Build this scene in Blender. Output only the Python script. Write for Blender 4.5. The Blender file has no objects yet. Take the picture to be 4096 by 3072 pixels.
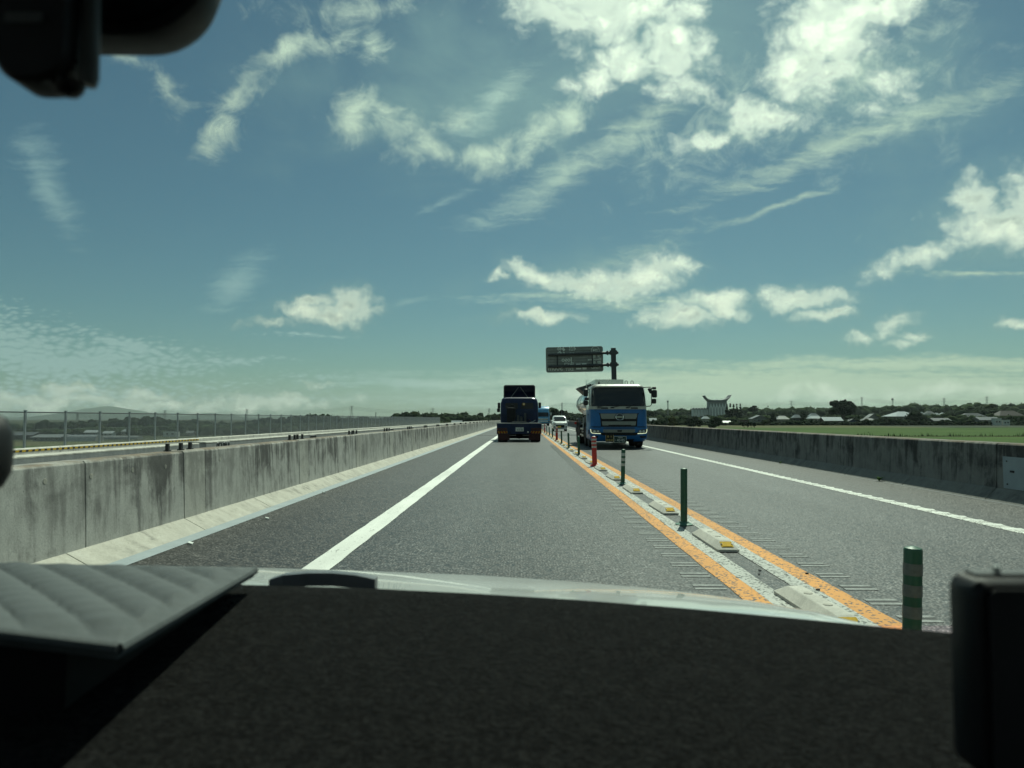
import bpy, bmesh, math, random
import numpy as np
from mathutils import Vector, Matrix, Euler

R = math.radians
scene = bpy.context.scene
COL = scene.collection

# ------------------------------------------------------------------ camera
F = 2840.0                      # focal length in photograph pixels (4096 wide)
CAM = Vector((0, 0, 1.3))
PITCH = math.atan(138 / F)
YAW = math.atan(40 / F)
cam_data = bpy.data.cameras.new('camera')
cam = bpy.data.objects.new('camera', cam_data)
COL.objects.link(cam)
cam.location = CAM
cam.rotation_euler = (R(90) + PITCH, 0, YAW)
cam_data.sensor_width = 36
cam_data.lens = F / 4096 * 36
cam_data.clip_start = 0.02
cam_data.clip_end = 60000
cam_data.dof.use_dof = True
cam_data.dof.focus_distance = 30
cam_data.dof.aperture_fstop = 6.3
scene.camera = cam
CR = cam.rotation_euler.to_matrix()


def ray(u, v):
    return CR @ Vector(((u - 2048) / F, -(v - 1536) / F, -1.0))


def P(u, v, Y):                 # point on the pixel's ray at distance Y along the road
    d = ray(u, v)
    return CAM + d * (Y / d.y)


def S(u0, u1, Y):               # pixels to metres at distance Y
    return abs(u1 - u0) * Y / F


# ------------------------------------------------------------------ light, exposure
SUN_EL, SUN_AZ = R(53), R(18)   # azimuth measured from the driving direction to its right
sd = Vector((math.sin(SUN_AZ) * math.cos(SUN_EL), math.cos(SUN_AZ) * math.cos(SUN_EL), math.sin(SUN_EL)))
sun_data = bpy.data.lights.new('sun', 'SUN')
sun_data.energy = 4.6
sun_data.angle = R(0.55)
sun_data.color = (1.0, 0.95, 0.84)
sun = bpy.data.objects.new('sun', sun_data)
COL.objects.link(sun)
sun.rotation_euler = sd.to_track_quat('Z', 'Y').to_euler()
vs = scene.view_settings
vs.view_transform = 'Standard'
vs.look = 'None'
vs.exposure = 0.0
vs.gamma = 1.0
scene.render.film_transparent = False
scene.cycles.max_bounces = 8
scene.cycles.transparent_max_bounces = 16
scene.cycles.volume_bounces = 0
scene.cycles.use_denoising = True
scene.cycles.sample_clamp_indirect = 4.0
scene.cycles.use_adaptive_sampling = True
scene.cycles.adaptive_threshold = 0.015
scene.cycles.adaptive_min_samples = 12

# ------------------------------------------------------------------ world: sky with clouds by direction
world = bpy.data.worlds.new('World')
scene.world = world
world.use_nodes = True
WT = world.node_tree
WT.nodes.clear()


class NT:
    """small helper to write node trees"""
    def __init__(s, tree):
        s.t = tree

    def n(s, typ, **kw):
        nd = s.t.nodes.new(typ)
        for k, val in kw.items():
            setattr(nd, k, val)
        return nd

    def put(s, sock, val):
        if hasattr(val, 'is_linked') or isinstance(val, bpy.types.NodeSocket):
            s.t.links.new(val, sock)
        elif val is not None:
            sock.default_value = val

    def math(s, op, a, b=None, c=None, clamp=False):
        nd = s.n('ShaderNodeMath', operation=op, use_clamp=clamp)
        for i, x in enumerate((a, b, c)):
            if x is not None:
                s.put(nd.inputs[i], x)
        return nd.outputs[0]

    def vmath(s, op, a, b=None, scale=None):
        nd = s.n('ShaderNodeVectorMath', operation=op)
        s.put(nd.inputs[0], a)
        if b is not None:
            s.put(nd.inputs[1], b)
        if scale is not None:
            s.put(nd.inputs['Scale'], scale)
        return nd.outputs['Value'] if op in ('LENGTH', 'DOT_PRODUCT', 'DISTANCE') else nd.outputs['Vector']

    def mapping(s, vec, loc=(0, 0, 0), rot=(0, 0, 0), scale=(1, 1, 1), typ='POINT'):
        nd = s.n('ShaderNodeMapping', vector_type=typ)
        s.put(nd.inputs['Vector'], vec)
        nd.inputs['Location'].default_value = loc
        nd.inputs['Rotation'].default_value = rot
        nd.inputs['Scale'].default_value = scale
        return nd.outputs[0]

    def noise(s, vec, scale, detail=4, rough=0.55, dist=0.0, lac=2.0, out='Fac', dims='3D'):
        nd = s.n('ShaderNodeTexNoise', noise_dimensions=dims)
        s.put(nd.inputs['Vector'], vec)
        nd.inputs['Scale'].default_value = scale
        nd.inputs['Detail'].default_value = detail
        nd.inputs['Roughness'].default_value = rough
        nd.inputs['Lacunarity'].default_value = lac
        nd.inputs['Distortion'].default_value = dist
        return nd.outputs[out]

    def vor(s, vec, scale, feature='F1', out='Distance', rnd=1.0):
        nd = s.n('ShaderNodeTexVoronoi', feature=feature)
        s.put(nd.inputs['Vector'], vec)
        nd.inputs['Scale'].default_value = scale
        nd.inputs['Randomness'].default_value = rnd
        return nd.outputs[out]

    def ramp(s, x, a, b, lo=0.0, hi=1.0, smooth=True):
        nd = s.n('ShaderNodeMapRange', interpolation_type='SMOOTHSTEP' if smooth else 'LINEAR')
        s.put(nd.inputs['Value'], x)
        s.put(nd.inputs['From Min'], a)
        s.put(nd.inputs['From Max'], b)
        s.put(nd.inputs['To Min'], lo)
        s.put(nd.inputs['To Max'], hi)
        return nd.outputs['Result']

    def mix(s, fac, a, b, mode='MIX'):
        nd = s.n('ShaderNodeMix', data_type='RGBA', blend_type=mode)
        s.put(nd.inputs['Factor'], fac)
        for sock, x in ((nd.inputs['A'], a), (nd.inputs['B'], b)):
            ss = [i for i in nd.inputs if i.name == sock.name and i.type == 'RGBA'][0]
            if isinstance(x, tuple) and len(x) == 3:
                x = (*x, 1)
            s.put(ss, x)
        return [o for o in nd.outputs if o.type == 'RGBA'][0]

    def xyz(s, vec):
        nd = s.n('ShaderNodeSeparateXYZ')
        s.put(nd.inputs[0], vec)
        return nd.outputs

    def comb(s, x, y, z):
        nd = s.n('ShaderNodeCombineXYZ')
        for i, q in enumerate((x, y, z)):
            s.put(nd.inputs[i], q)
        return nd.outputs[0]


W = NT(WT)
SKY_STRENGTH = 0.054
sky = W.n('ShaderNodeTexSky', sky_type='NISHITA', sun_disc=False)
sky.sun_elevation = SUN_EL
sky.sun_rotation = SUN_AZ
sky.altitude = 0
sky.air_density = 1.0
sky.dust_density = 0.7
sky.ozone_density = 1.0
tc = W.n('ShaderNodeTexCoord')
D = tc.outputs['Generated']
dx, dy, dz = W.xyz(D)
ysafe = W.math('MAXIMUM', dy, 0.08)
gx = W.math('DIVIDE', dx, ysafe)
gz = W.math('DIVIDE', dz, ysafe)
G = W.comb(gx, gz, 1.0)          # where a sight line meets a wall far ahead: (across, up)
# domain warp so that no outline is an ellipse
warp = W.noise(D, 9.0, 5, 0.6, out='Color')
warp = W.vmath('MULTIPLY', W.vmath('SUBTRACT', warp, (0.5, 0.5, 0.5)), (1, 1, 0))
Gw = W.vmath('ADD', G, W.vmath('SCALE', warp, scale=0.075))
warp2 = W.noise(D, 34.0, 4, 0.62, out='Color')
warp2 = W.vmath('MULTIPLY', W.vmath('SUBTRACT', warp2, (0.5, 0.5, 0.5)), (1, 1, 0))
Gw = W.vmath('ADD', Gw, W.vmath('SCALE', warp2, scale=0.022))


def field(blobs, vec):
    """1 in the middle of the nearest cloud, 0 at its rim"""
    acc = None
    for (u, v, a, b, rot, *w) in blobs:
        d = ray(u, v)
        cx, cy = d.x / d.y, d.z / d.y
        k = w[0] if w else 1.0
        v_in = vec
        if acc is not None:      # keeps the nodes in sequence (the shader's stack is small)
            nd = W.n('ShaderNodeVectorMath', operation='MULTIPLY_ADD')
            W.put(nd.inputs[0], acc)
            nd.inputs[1].default_value = (1e-8, 1e-8, 1e-8)
            W.put(nd.inputs[2], vec)
            v_in = nd.outputs[0]
        if abs(rot) <= 8:
            nd = W.n('ShaderNodeVectorMath', operation='MULTIPLY_ADD')
            W.put(nd.inputs[0], v_in)
            nd.inputs[1].default_value = (F / a, F / b, 0)
            nd.inputs[2].default_value = (-cx * F / a, -cy * F / b, 0)
            ln = W.vmath('LENGTH', nd.outputs[0])
        else:
            co, si = math.cos(R(rot)), math.sin(R(rot))
            X_ = W.vmath('DOT_PRODUCT', v_in, (co * F / a, si * F / a, -(co * cx + si * cy) * F / a))
            Y_ = W.vmath('DOT_PRODUCT', v_in, (-si * F / b, co * F / b, -(-si * cx + co * cy) * F / b))
            ln = W.math('SQRT', W.math('MULTIPLY_ADD', X_, X_, W.math('MULTIPLY', Y_, Y_)))
        val = W.math('MULTIPLY_ADD', ln, -k, k)
        acc = val if acc is None else W.math('MAXIMUM', acc, val)
    return acc


CUMULUS = [
    (2430, 10, 370, 180, 0), (2250, 65, 185, 95, -15), (2690, 180, 165, 165, 0), (2540, 225, 175, 90, -10),
    (2380, 285, 120, 60, 20, .7), (2770, 345, 95, 55, -30, .6), (2670, 360, 75, 40, 0, .5), (2780, 50, 80, 120, 0, .6),
    (3330, 100, 235, 180, 20), (3215, 285, 155, 125, 20), (3500, 35, 220, 85, 10), (3330, 330, 140, 75, 30, .7),
    (3560, 310, 110, 60, 40, .3),
    (2980, 465, 135, 78, -10), (3090, 485, 165, 45, -8, .7), (2850, 545, 130, 35, 18, .7),
    (4010, 880, 220, 120, 0), (3900, 780, 90, 90, 0), (4140, 830, 200, 170, 0), (3690, 1000, 190, 40, 20, .6),
    (2570, 1105, 190, 75, 14), (2380, 1135, 240, 55, 0), (2160, 1110, 130, 42, -18), (2690, 1055, 110, 42, 0, .8),
    (2720, 1255, 150, 48, 4), (2860, 1190, 150, 45, 8), (2900, 1240, 80, 30, -10, .8),
    (3190, 1200, 190, 45, -3), (3310, 1268, 115, 32, 0),
    (1300, 1268, 200, 46, 4), (1385, 1228, 105, 62, 6), (1240, 1228, 70, 30, 10), (1080, 1310, 90, 16, 0, .5),
    (2170, 1285, 150, 26, 0, .8), (3575, 1285, 80, 30, 25, .7), (4090, 1265, 80, 20, 0, .7),
    (3650, 1340, 60, 24, 0, .5), (3425, 1358, 50, 16, 0, .5), (3610, 1365, 40, 14, 0, .4),
    (150, 1612, 190, 34, 3, .75), (270, 1568, 120, 24, 0, .6), (680, 1590, 170, 30, 0, .75), (880, 1604, 210, 34, 0, .75),
    (1110, 1622, 280, 28, 0, .7), (600, 1560, 90, 18, 0, .5), (330, 1600, 120, 20, 0, .5), (480, 1612, 110, 20, 0, .5),
    (2350, 1590, 200, 30, 0, .35), (3340, 1565, 90, 22, 0, .4), (3160, 1560, 60, 20, 0, .4), (3720, 1560, 150, 26, 0, .45),
    (3960, 1556, 120, 22, 0, .45), (2000, 1100, 40, 16, 0, .5), (1260, 1545, 60, 14, 0, .5),
]
WISPY = [
    (1410, 460, 130, 130, 0), (1560, 510, 230, 110, -30), (1730, 580, 160, 60, -35), (1930, 610, 190, 60, 12),
    (2130, 560, 170, 70, 35), (2280, 470, 70, 110, -35), (1090, 200, 210, 55, 25), (985, 340, 60, 190, -32),
    (895, 500, 75, 140, -35), (1500, 180, 85, 65, 0), (1330, 150, 140, 50, 0, .7), (520, 240, 150, 45, -20, .7),
    (650, 370, 60, 110, 20, .5), (1420, 30, 200, 40, 0, .4), (1840, 470, 60, 60, 0, .5), (2960, 520, 330, 120, 10, .35),
    (3560, 240, 250, 160, 30, .3),
]
CIRRUS = [
    (2230, 720, 450, 80, 30), (2560, 500, 300, 80, 35, .7), (1970, 410, 270, 75, 42), (3420, 560, 860, 62, 21.5), (3950, 360, 330, 60, 25, .6),
    (3110, 830, 300, 22, 19), (950, 1130, 200, 85, 42), (210, 740, 90, 270, 28), (130, 600, 90, 110, 20, .6),
    (1640, 1232, 130, 22, 14, .7), (2430, 1060, 420, 45, 22, .4), (1750, 830, 140, 20, 25, .5),
]
SHEET = [
    (60, 1400, 560, 150, -14), (330, 1450, 560, 95, -6), (560, 1400, 340, 40, -16, .9), (200, 1560, 800, 70, 0, .45),
    (900, 1450, 260, 22, 2, .6), (2700, 1510, 1500, 45, 1.5, .9), (3700, 1455, 1300, 40, 3, .9), (3300, 1540, 1700, 100, 2, 1.1),
    (2300, 1590, 1100, 60, 0, .5), (1750, 1530, 560, 36, 2, .8), (4096, 1560, 1500, 90, 2, .9), (3900, 1090, 300, 20, 2, .4),
    (2350, 1205, 500, 30, 2, .35), (1250, 1345, 190, 9, 4, .5),
]
ahead = W.ramp(dy, 0.2, 0.5)
# generic cover for the parts of the sky the photograph does not show
gen = W.ramp(W.noise(W.mapping(D, scale=(1, 1, 2.2)), 2.6, 3, 0.5), 0.50, 0.72, -0.6, 0.6)


def both(fr, scale=1.0, low=-1.5):
    f = W.math('MAXIMUM', fr, low)
    nd = W.n('ShaderNodeMix', data_type='FLOAT')
    W.put(nd.inputs[0], ahead)
    W.put(nd.inputs[2], W.math('MULTIPLY', gen, scale))
    W.put(nd.inputs[3], f)
    return nd.outputs[0]


Dn = W.mapping(D, scale=(1, 1, 1.35))
fb = W.noise(Dn, 11.0, 8, 0.58, 0.15)
sunward = W.mapping(Dn, loc=(0.010, 0.0, 0.024))
fb2 = W.noise(sunward, 11.0, 6, 0.58, 0.15)
fine = W.noise(Dn, 46.0, 6, 0.62, 0.3)
# billows: rounded cells in several sizes
pv_ = W.n('ShaderNodeTexVoronoi', voronoi_dimensions='2D', feature='F1')
W.put(pv_.inputs['Vector'], W.mapping(Gw, scale=(1, 1.25, 1)))
pv_.inputs['Scale'].default_value = 24
pv_.inputs['Detail'].default_value = 2.5
pv_.inputs['Roughness'].default_value = 0.55
puff = W.math('SUBTRACT', 0.48, pv_.outputs['Distance'])
fc = both(field(CUMULUS, Gw))
dens = W.math('ADD', W.math('MULTIPLY_ADD', W.math('SUBTRACT', fb, 0.5), 1.45, fc), W.math('MULTIPLY', W.math('SUBTRACT', fine, 0.5), 0.60))
dens = W.math('ADD', W.math('MULTIPLY_ADD', puff, 0.55, dens), 0.24)
cum_a = W.ramp(dens, -0.28, 1.12)
core = W.ramp(dens, 0.30, 1.15)
selfsh = W.ramp(W.math('SUBTRACT', W.math('SUBTRACT', fb2, fb), W.math('MULTIPLY', puff, 0.10)), -0.07, 0.08)     # more cloud towards the sun: greyer here
shade = W.math('MULTIPLY', core, W.math('MULTIPLY_ADD', selfsh, 0.80, 0.20))
# soft veil round every cumulus and thin high cloud over the middle of the sky
veil = W.math('MULTIPLY', W.ramp(W.math('MULTIPLY_ADD', W.math('SUBTRACT', fb, 0.5), 1.3, fc), -0.9, 0.6), 0.34)
VEIL = [(1900, 420, 1100, 420, 0), (2700, 150, 900, 420, 0), (3500, 330, 800, 380, 0), (1200, 330, 600, 300, 0, .7), (2450, 1130, 700, 160, 0, .7), (3900, 950, 600, 260, 0, .8)]
fv = both(field(VEIL, Gw), 0.6)
vfb = W.noise(W.mapping(D, scale=(1, 1, 1.6)), 5.0, 6, 0.6, 0.6)
veil = W.math('MAXIMUM', veil, W.math('MULTIPLY', W.ramp(W.math('MULTIPLY_ADD', W.math('SUBTRACT', vfb, 0.5), 1.8, fv), -0.1, 1.3), 0.48))
fw = both(field(WISPY, Gw), 0.0)
wfb = W.noise(W.mapping(D, rot=(0.3, 0.2, 0.5), scale=(1, 1, 1.2)), 17.0, 9, 0.64, 0.7)
wd = W.math('ADD', W.math('MULTIPLY_ADD', W.math('SUBTRACT', wfb, 0.5), 3.6, fw), W.math('MULTIPLY', W.math('SUBTRACT', fine, 0.5), 1.0))
wis_a = W.math('MULTIPLY', W.ramp(wd, -0.35, 1.7), 0.82)
fci = both(field(CIRRUS, W.vmath('ADD', G, W.vmath('SCALE', warp, scale=0.045))), 0.0)
streak = W.noise(W.mapping(W.vmath('ADD', G, W.vmath('SCALE', warp2, scale=0.02)), rot=(0, 0, R(-25)), scale=(7, 52, 1)), 1.0, 7, 0.66, 0.4)
ripple = W.noise(W.mapping(W.vmath('ADD', G, W.vmath('SCALE', warp2, scale=0.03)), rot=(0, 0, R(-16)), scale=(34, 110, 1)), 1.0, 4, 0.6, 0.5)
cid = W.math('ADD', W.math('MULTIPLY_ADD', W.math('SUBTRACT', streak, 0.5), 2.0, fci), W.math('MULTIPLY', W.math('SUBTRACT', ripple, 0.5), 0.8))
cir_a = W.math('MULTIPLY', W.ramp(cid, -0.15, 1.3), 0.52)
fsh = both(field(SHEET, W.vmath('ADD', G, W.vmath('SCALE', warp, scale=0.03))), 0.0)
lay = W.noise(W.mapping(G, rot=(0, 0, R(-2)), scale=(7, 95, 1)), 1.0, 7, 0.6, 0.25)
cl = W.n('ShaderNodeTexVoronoi', voronoi_dimensions='2D', feature='F1')
W.put(cl.inputs['Vector'], W.mapping(W.vmath('ADD', G, W.vmath('SCALE', warp2, scale=0.02)), rot=(0, 0, R(10)), scale=(62, 170, 1)))
cl.inputs['Scale'].default_value = 1.0
rows_ = W.ramp(gx, -0.34, -0.20, 1.0, 0.25)       # the mackerel rows belong to the sheet over the plain on this side
cells = W.math('MULTIPLY', W.math('SUBTRACT', 0.42, cl.outputs['Distance']), rows_)
shd = W.math('ADD', W.math('MULTIPLY_ADD', W.math('SUBTRACT', lay, 0.5), 1.5, fsh), W.math('MULTIPLY', cells, 1.1))
she_a = W.math('MULTIPLY', W.ramp(shd, -0.1, 0.8), 0.76)

toward = W.ramp(W.vmath('DOT_PRODUCT', D, tuple(sd)), 0.45, 1.0, 0.0, 1.0, smooth=False)
glow = W.math('MULTIPLY_ADD', W.math('POWER', toward, 1.5), 0.75, 0.72)
sky_col = W.mix(1.0, sky.outputs[0], (0.62, 0.86, 0.84), 'MULTIPLY')
sky_lin = W.vmath('SCALE', sky_col, scale=SKY_STRENGTH)
white = W.vmath('SCALE', W.mix(shade, (1.02, 1.0, 0.85), (0.46, 0.51, 0.47)), scale=W.math('MULTIPLY', glow, 1.04))
thin = W.vmath('SCALE', W.mix(W.ramp(gx, -0.35, 0.25), (0.47, 0.62, 0.63), (0.68, 0.74, 0.57)), scale=W.math('MULTIPLY', glow, 1.03))
c = W.mix(veil, sky_lin, W.vmath('SCALE', (0.30, 0.42, 0.40), scale=glow))
c = W.mix(cir_a, c, thin)
c = W.mix(she_a, c, thin)
c = W.mix(wis_a, c, W.vmath('SCALE', (0.72, 0.78, 0.64), scale=glow))
c = W.mix(cum_a, c, white)
bg = W.n('ShaderNodeBackground')
W.put(bg.inputs['Color'], c)
bg.inputs['Strength'].default_value = 1.0
wout = W.n('ShaderNodeOutputWorld')
WT.links.new(bg.outputs[0], wout.inputs['Surface'])
world.cycles.sampling_method = 'MANUAL'
world.cycles.sample_map_resolution = 512

# ------------------------------------------------------------------ helpers: meshes and objects
class MB:
    """collects faces; build() links them as ONE mesh object"""
    def __init__(s):
        s.v, s.f = [], []

    def add(s, verts, faces):
        o = len(s.v)
        s.v += [tuple(p) for p in verts]
        s.f += [tuple(i + o for i in q) for q in faces]
        return s

    def box(s, c, size, rot=(0, 0, 0)):
        x, y, z = (q / 2 for q in size)
        m = Euler(rot).to_matrix() if any(rot) else None
        vv = []
        for dx_, dy_, dz_ in ((-x, -y, -z), (x, -y, -z), (x, y, -z), (-x, y, -z), (-x, -y, z), (x, -y, z), (x, y, z), (-x, y, z)):
            q = Vector((dx_, dy_, dz_))
            if m:
                q = m @ q
            vv.append((c[0] + q.x, c[1] + q.y, c[2] + q.z))
        return s.add(vv, [(0, 3, 2, 1), (4, 5, 6, 7), (0, 1, 5, 4), (1, 2, 6, 5), (2, 3, 7, 6), (3, 0, 4, 7)])

    def b6(s, x0, x1, y0, y1, z0, z1):
        return s.box(((x0 + x1) / 2, (y0 + y1) / 2, (z0 + z1) / 2), (x1 - x0, y1 - y0, z1 - z0))

    def prism(s, prof, a0, a1, axis='y'):
        """profile of (x,z) pairs swept along y ('y'), (y,z) along x ('x') or (x,y) along z ('z')"""
        n = len(prof)
        def pt(p, a):
            return (p[0], a, p[1]) if axis == 'y' else (a, p[0], p[1]) if axis == 'x' else (p[0], p[1], a)
        vv = [pt(p, a0) for p in prof] + [pt(p, a1) for p in prof]
        ff = [(i, (i + 1) % n, (i + 1) % n + n, i + n) for i in range(n)]
        ff += [tuple(range(n - 1, -1, -1)), tuple(range(n, 2 * n))]
        return s.add(vv, ff)

    def cyl(s, p0, p1, r0, r1=None, n=12, cap=True):
        r1 = r0 if r1 is None else r1
        p0, p1 = Vector(p0), Vector(p1)
        d = (p1 - p0).normalized()
        a = d.orthogonal().normalized()
        b = d.cross(a)
        vv = []
        for p, r_ in ((p0, r0), (p1, r1)):
            for i in range(n):
                t = 2 * math.pi * i / n
                vv.append(p + a * (math.cos(t) * r_) + b * (math.sin(t) * r_))
        ff = [(i, (i + 1) % n, (i + 1) % n + n, i + n) for i in range(n)]
        if cap:
            ff += [tuple(range(n - 1, -1, -1)), tuple(range(n, 2 * n))]
        return s.add(vv, ff)

    def tube(s, pts, r_, n=8):
        pts = [Vector(p) for p in pts]
        vv, ff = [], []
        prev = None
        for i, p in enumerate(pts):
            d = (pts[min(i + 1, len(pts) - 1)] - pts[max(i - 1, 0)]).normalized()
            a = d.orthogonal().normalized() if prev is None else (prev - d * prev.dot(d)).normalized()
            prev = a
            b = d.cross(a)
            rr = r_[i] if isinstance(r_, (list, tuple)) else r_
            vv += [p + a * (math.cos(2 * math.pi * k / n) * rr) + b * (math.sin(2 * math.pi * k / n) * rr) for k in range(n)]
        for i in range(len(pts) - 1):
            for k in range(n):
                ff.append((i * n + k, i * n + (k + 1) % n, (i + 1) * n + (k + 1) % n, (i + 1) * n + k))
        ff += [tuple(range(n - 1, -1, -1)), tuple(range((len(pts) - 1) * n, len(pts) * n))]
        return s.add(vv, ff)

    def lathe(s, prof, c=(0, 0, 0), axis='z', n=20):
        """profile of (radius, height) pairs turned about an axis"""
        vv, ff = [], []
        for (r_, h) in prof:
            for k in range(n):
                t = 2 * math.pi * k / n
                a, b = math.cos(t) * r_, math.sin(t) * r_
                q = (a, b, h) if axis == 'z' else (h, a, b) if axis == 'x' else (b, h, a)
                vv.append((c[0] + q[0], c[1] + q[1], c[2] + q[2]))
        for i in range(len(prof) - 1):
            for k in range(n):
                ff.append((i * n + k, i * n + (k + 1) % n, (i + 1) * n + (k + 1) % n, (i + 1) * n + k))
        ff += [tuple(range(n - 1, -1, -1)), tuple(range((len(prof) - 1) * n, len(prof) * n))]
        return s.add(vv, ff)

    def loft(s, rings, cap=True):
        n = len(rings[0])
        vv = [p for r_ in rings for p in r_]
        ff = []
        for i in range(len(rings) - 1):
            for k in range(n):
                ff.append((i * n + k, i * n + (k + 1) % n, (i + 1) * n + (k + 1) % n, (i + 1) * n + k))
        if cap:
            ff += [tuple(range(n - 1, -1, -1)), tuple(range((len(rings) - 1) * n, len(rings) * n))]
        return s.add(vv, ff)

    def grid(s, rows, back=None):
        """rows of points; with back (an offset vector) the sheet gets that thickness"""
        nr, nc = len(rows), len(rows[0])
        vv = [tuple(p) for r_ in rows for p in r_]
        ff = [(i * nc + k, i * nc + k + 1, (i + 1) * nc + k + 1, (i + 1) * nc + k) for i in range(nr - 1) for k in range(nc - 1)]
        if back is not None:
            o = len(vv)
            vv += [(p[0] + back[0], p[1] + back[1], p[2] + back[2]) for p in vv]
            ff += [tuple(o + i for i in reversed(q)) for q in ff]
            rim = [k for k in range(nc)] + [i * nc + nc - 1 for i in range(1, nr)] + [(nr - 1) * nc + k for k in range(nc - 2, -1, -1)] + [i * nc for i in range(nr - 2, 0, -1)]
            for a, b in zip(rim, rim[1:] + rim[:1]):
                ff.append((b, a, a + o, b + o))
        return s.add(vv, ff)

    def mesh(s, name, material, smooth=False, bevel=0):
        me = bpy.data.meshes.new(name)
        me.from_pydata(s.v, [], s.f)
        if bevel:
            bm = bmesh.new()
            bm.from_mesh(me)
            bmesh.ops.bevel(bm, geom=[e for e in bm.edges if e.is_manifold and e.calc_face_angle(0) > 0.6], offset=bevel, segments=2, affect='EDGES', profile=0.6, clamp_overlap=True)
            bm.to_mesh(me)
            bm.free()
        bm = bmesh.new()
        bm.from_mesh(me)
        bmesh.ops.recalc_face_normals(bm, faces=bm.faces)
        bm.to_mesh(me)
        bm.free()
        if material:
            me.materials.append(material)
        if smooth:
            me.polygons.foreach_set('use_smooth', [True] * len(me.polygons))
            try:
                me.set_sharp_from_angle(angle=R(40))
            except Exception:
                pass
        me.update()
        return me

    def build(s, name, material, parent=None, smooth=False, bevel=0, loc=None):
        return place(name, s.mesh(name, material, smooth, bevel), parent, loc)


def place(name, me, parent=None, loc=None, rot=None):
    o = bpy.data.objects.new(name, me)
    COL.objects.link(o)
    if parent is not None:
        o.parent = parent
    if loc is not None:
        o.location = loc
    if rot is not None:
        o.rotation_euler = rot
    return o


def tag(o, label=None, cat=None, group=None, kind=None):
    for k, val in (('label', label), ('category', cat), ('group', group), ('kind', kind)):
        if val:
            o[k] = val
    return o


def thing(name, label, cat, loc=(0, 0, 0), rz=0.0, group=None):
    o = place(name, None, None, loc, (0, 0, rz))
    o.empty_display_size = 0.2
    return tag(o, label, cat, group)


def copy_tree(o, parent=None):
    c_ = o.copy()
    COL.objects.link(c_)
    c_.parent = parent
    for ch in list(o.children):
        copy_tree(ch, c_)
    return c_


def lettering(body, size, material, parent, loc, rot, ax='CENTER', spacing=1.0, depth=0.002, sx=1.0, name='lettering'):
    cu = bpy.data.curves.new(name, 'FONT')
    cu.body = body
    cu.size = size
    cu.align_x = ax
    cu.align_y = 'CENTER'
    cu.extrude = depth
    cu.space_character = spacing
    cu.materials.append(material)
    o = place(name, cu, parent, loc, rot)
    o.scale = (sx, 1, 1)
    return o


def rrect(hx, hy, r_, n=5):
    """rounded rectangle outline"""
    pts = []
    for cx, cy, a0 in ((hx - r_, hy - r_, 0), (-hx + r_, hy - r_, 90), (-hx + r_, -hy + r_, 180), (hx - r_, -hy + r_, 270)):
        for k in range(n + 1):
            t = R(a0 + 90 * k / n)
            pts.append((cx + r_ * math.cos(t), cy + r_ * math.sin(t)))
    return pts


# ------------------------------------------------------------------ materials
def material(name):
    m = bpy.data.materials.new(name)
    m.use_nodes = True
    t = m.node_tree
    t.nodes.clear()
    N = NT(t)
    b = N.n('ShaderNodeBsdfPrincipled')
    out = N.n('ShaderNodeOutputMaterial')
    t.links.new(b.outputs[0], out.inputs['Surface'])
    return m, N, b


def mat(name, col, rough=0.6, metal=0.0, var=0.12, scale=6.0, bump=0.0, bscale=60.0, coat=0.0, spec=0.5, world_pos=False, island=0.0):
    m, N, b = material(name)
    tcn = N.n('ShaderNodeTexCoord')
    geo = N.n('ShaderNodeNewGeometry')
    vec = geo.outputs['Position'] if world_pos else tcn.outputs['Object']
    f = N.ramp(N.noise(vec, scale, 5, 0.6), 0.3, 0.7, 1 - var, 1 + var, smooth=False)
    if island:
        f = N.math('MULTIPLY', f, N.ramp(geo.outputs['Random Per Island'], 0, 1, 1 - island, 1 + island, smooth=False))
    colr = N.vmath('SCALE', tuple(col), scale=f)
    N.put(b.inputs['Base Color'], colr)
    N.put(b.inputs['Roughness'], N.ramp(N.noise(vec, scale * 2.3, 4, 0.6), 0.3, 0.7, max(rough - 0.07, 0.02), min(rough + 0.07, 1), smooth=False))
    b.inputs['Metallic'].default_value = metal
    b.inputs['Specular IOR Level'].default_value = spec
    b.inputs['Coat Weight'].default_value = coat
    if bump:
        bp = N.n('ShaderNodeBump')
        bp.inputs['Strength'].default_value = bump
        bp.inputs['Distance'].default_value = 0.01
        N.put(bp.inputs['Height'], N.noise(vec, bscale, 3, 0.6))
        N.t.links.new(bp.outputs[0], b.inputs['Normal'])
    return m


def emit(name, col, strength):
    m, N, b = material(name)
    b.inputs['Base Color'].default_value = (*col, 1)
    b.inputs['Emission Color'].default_value = (*col, 1)
    b.inputs['Emission Strength'].default_value = strength
    return m


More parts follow.
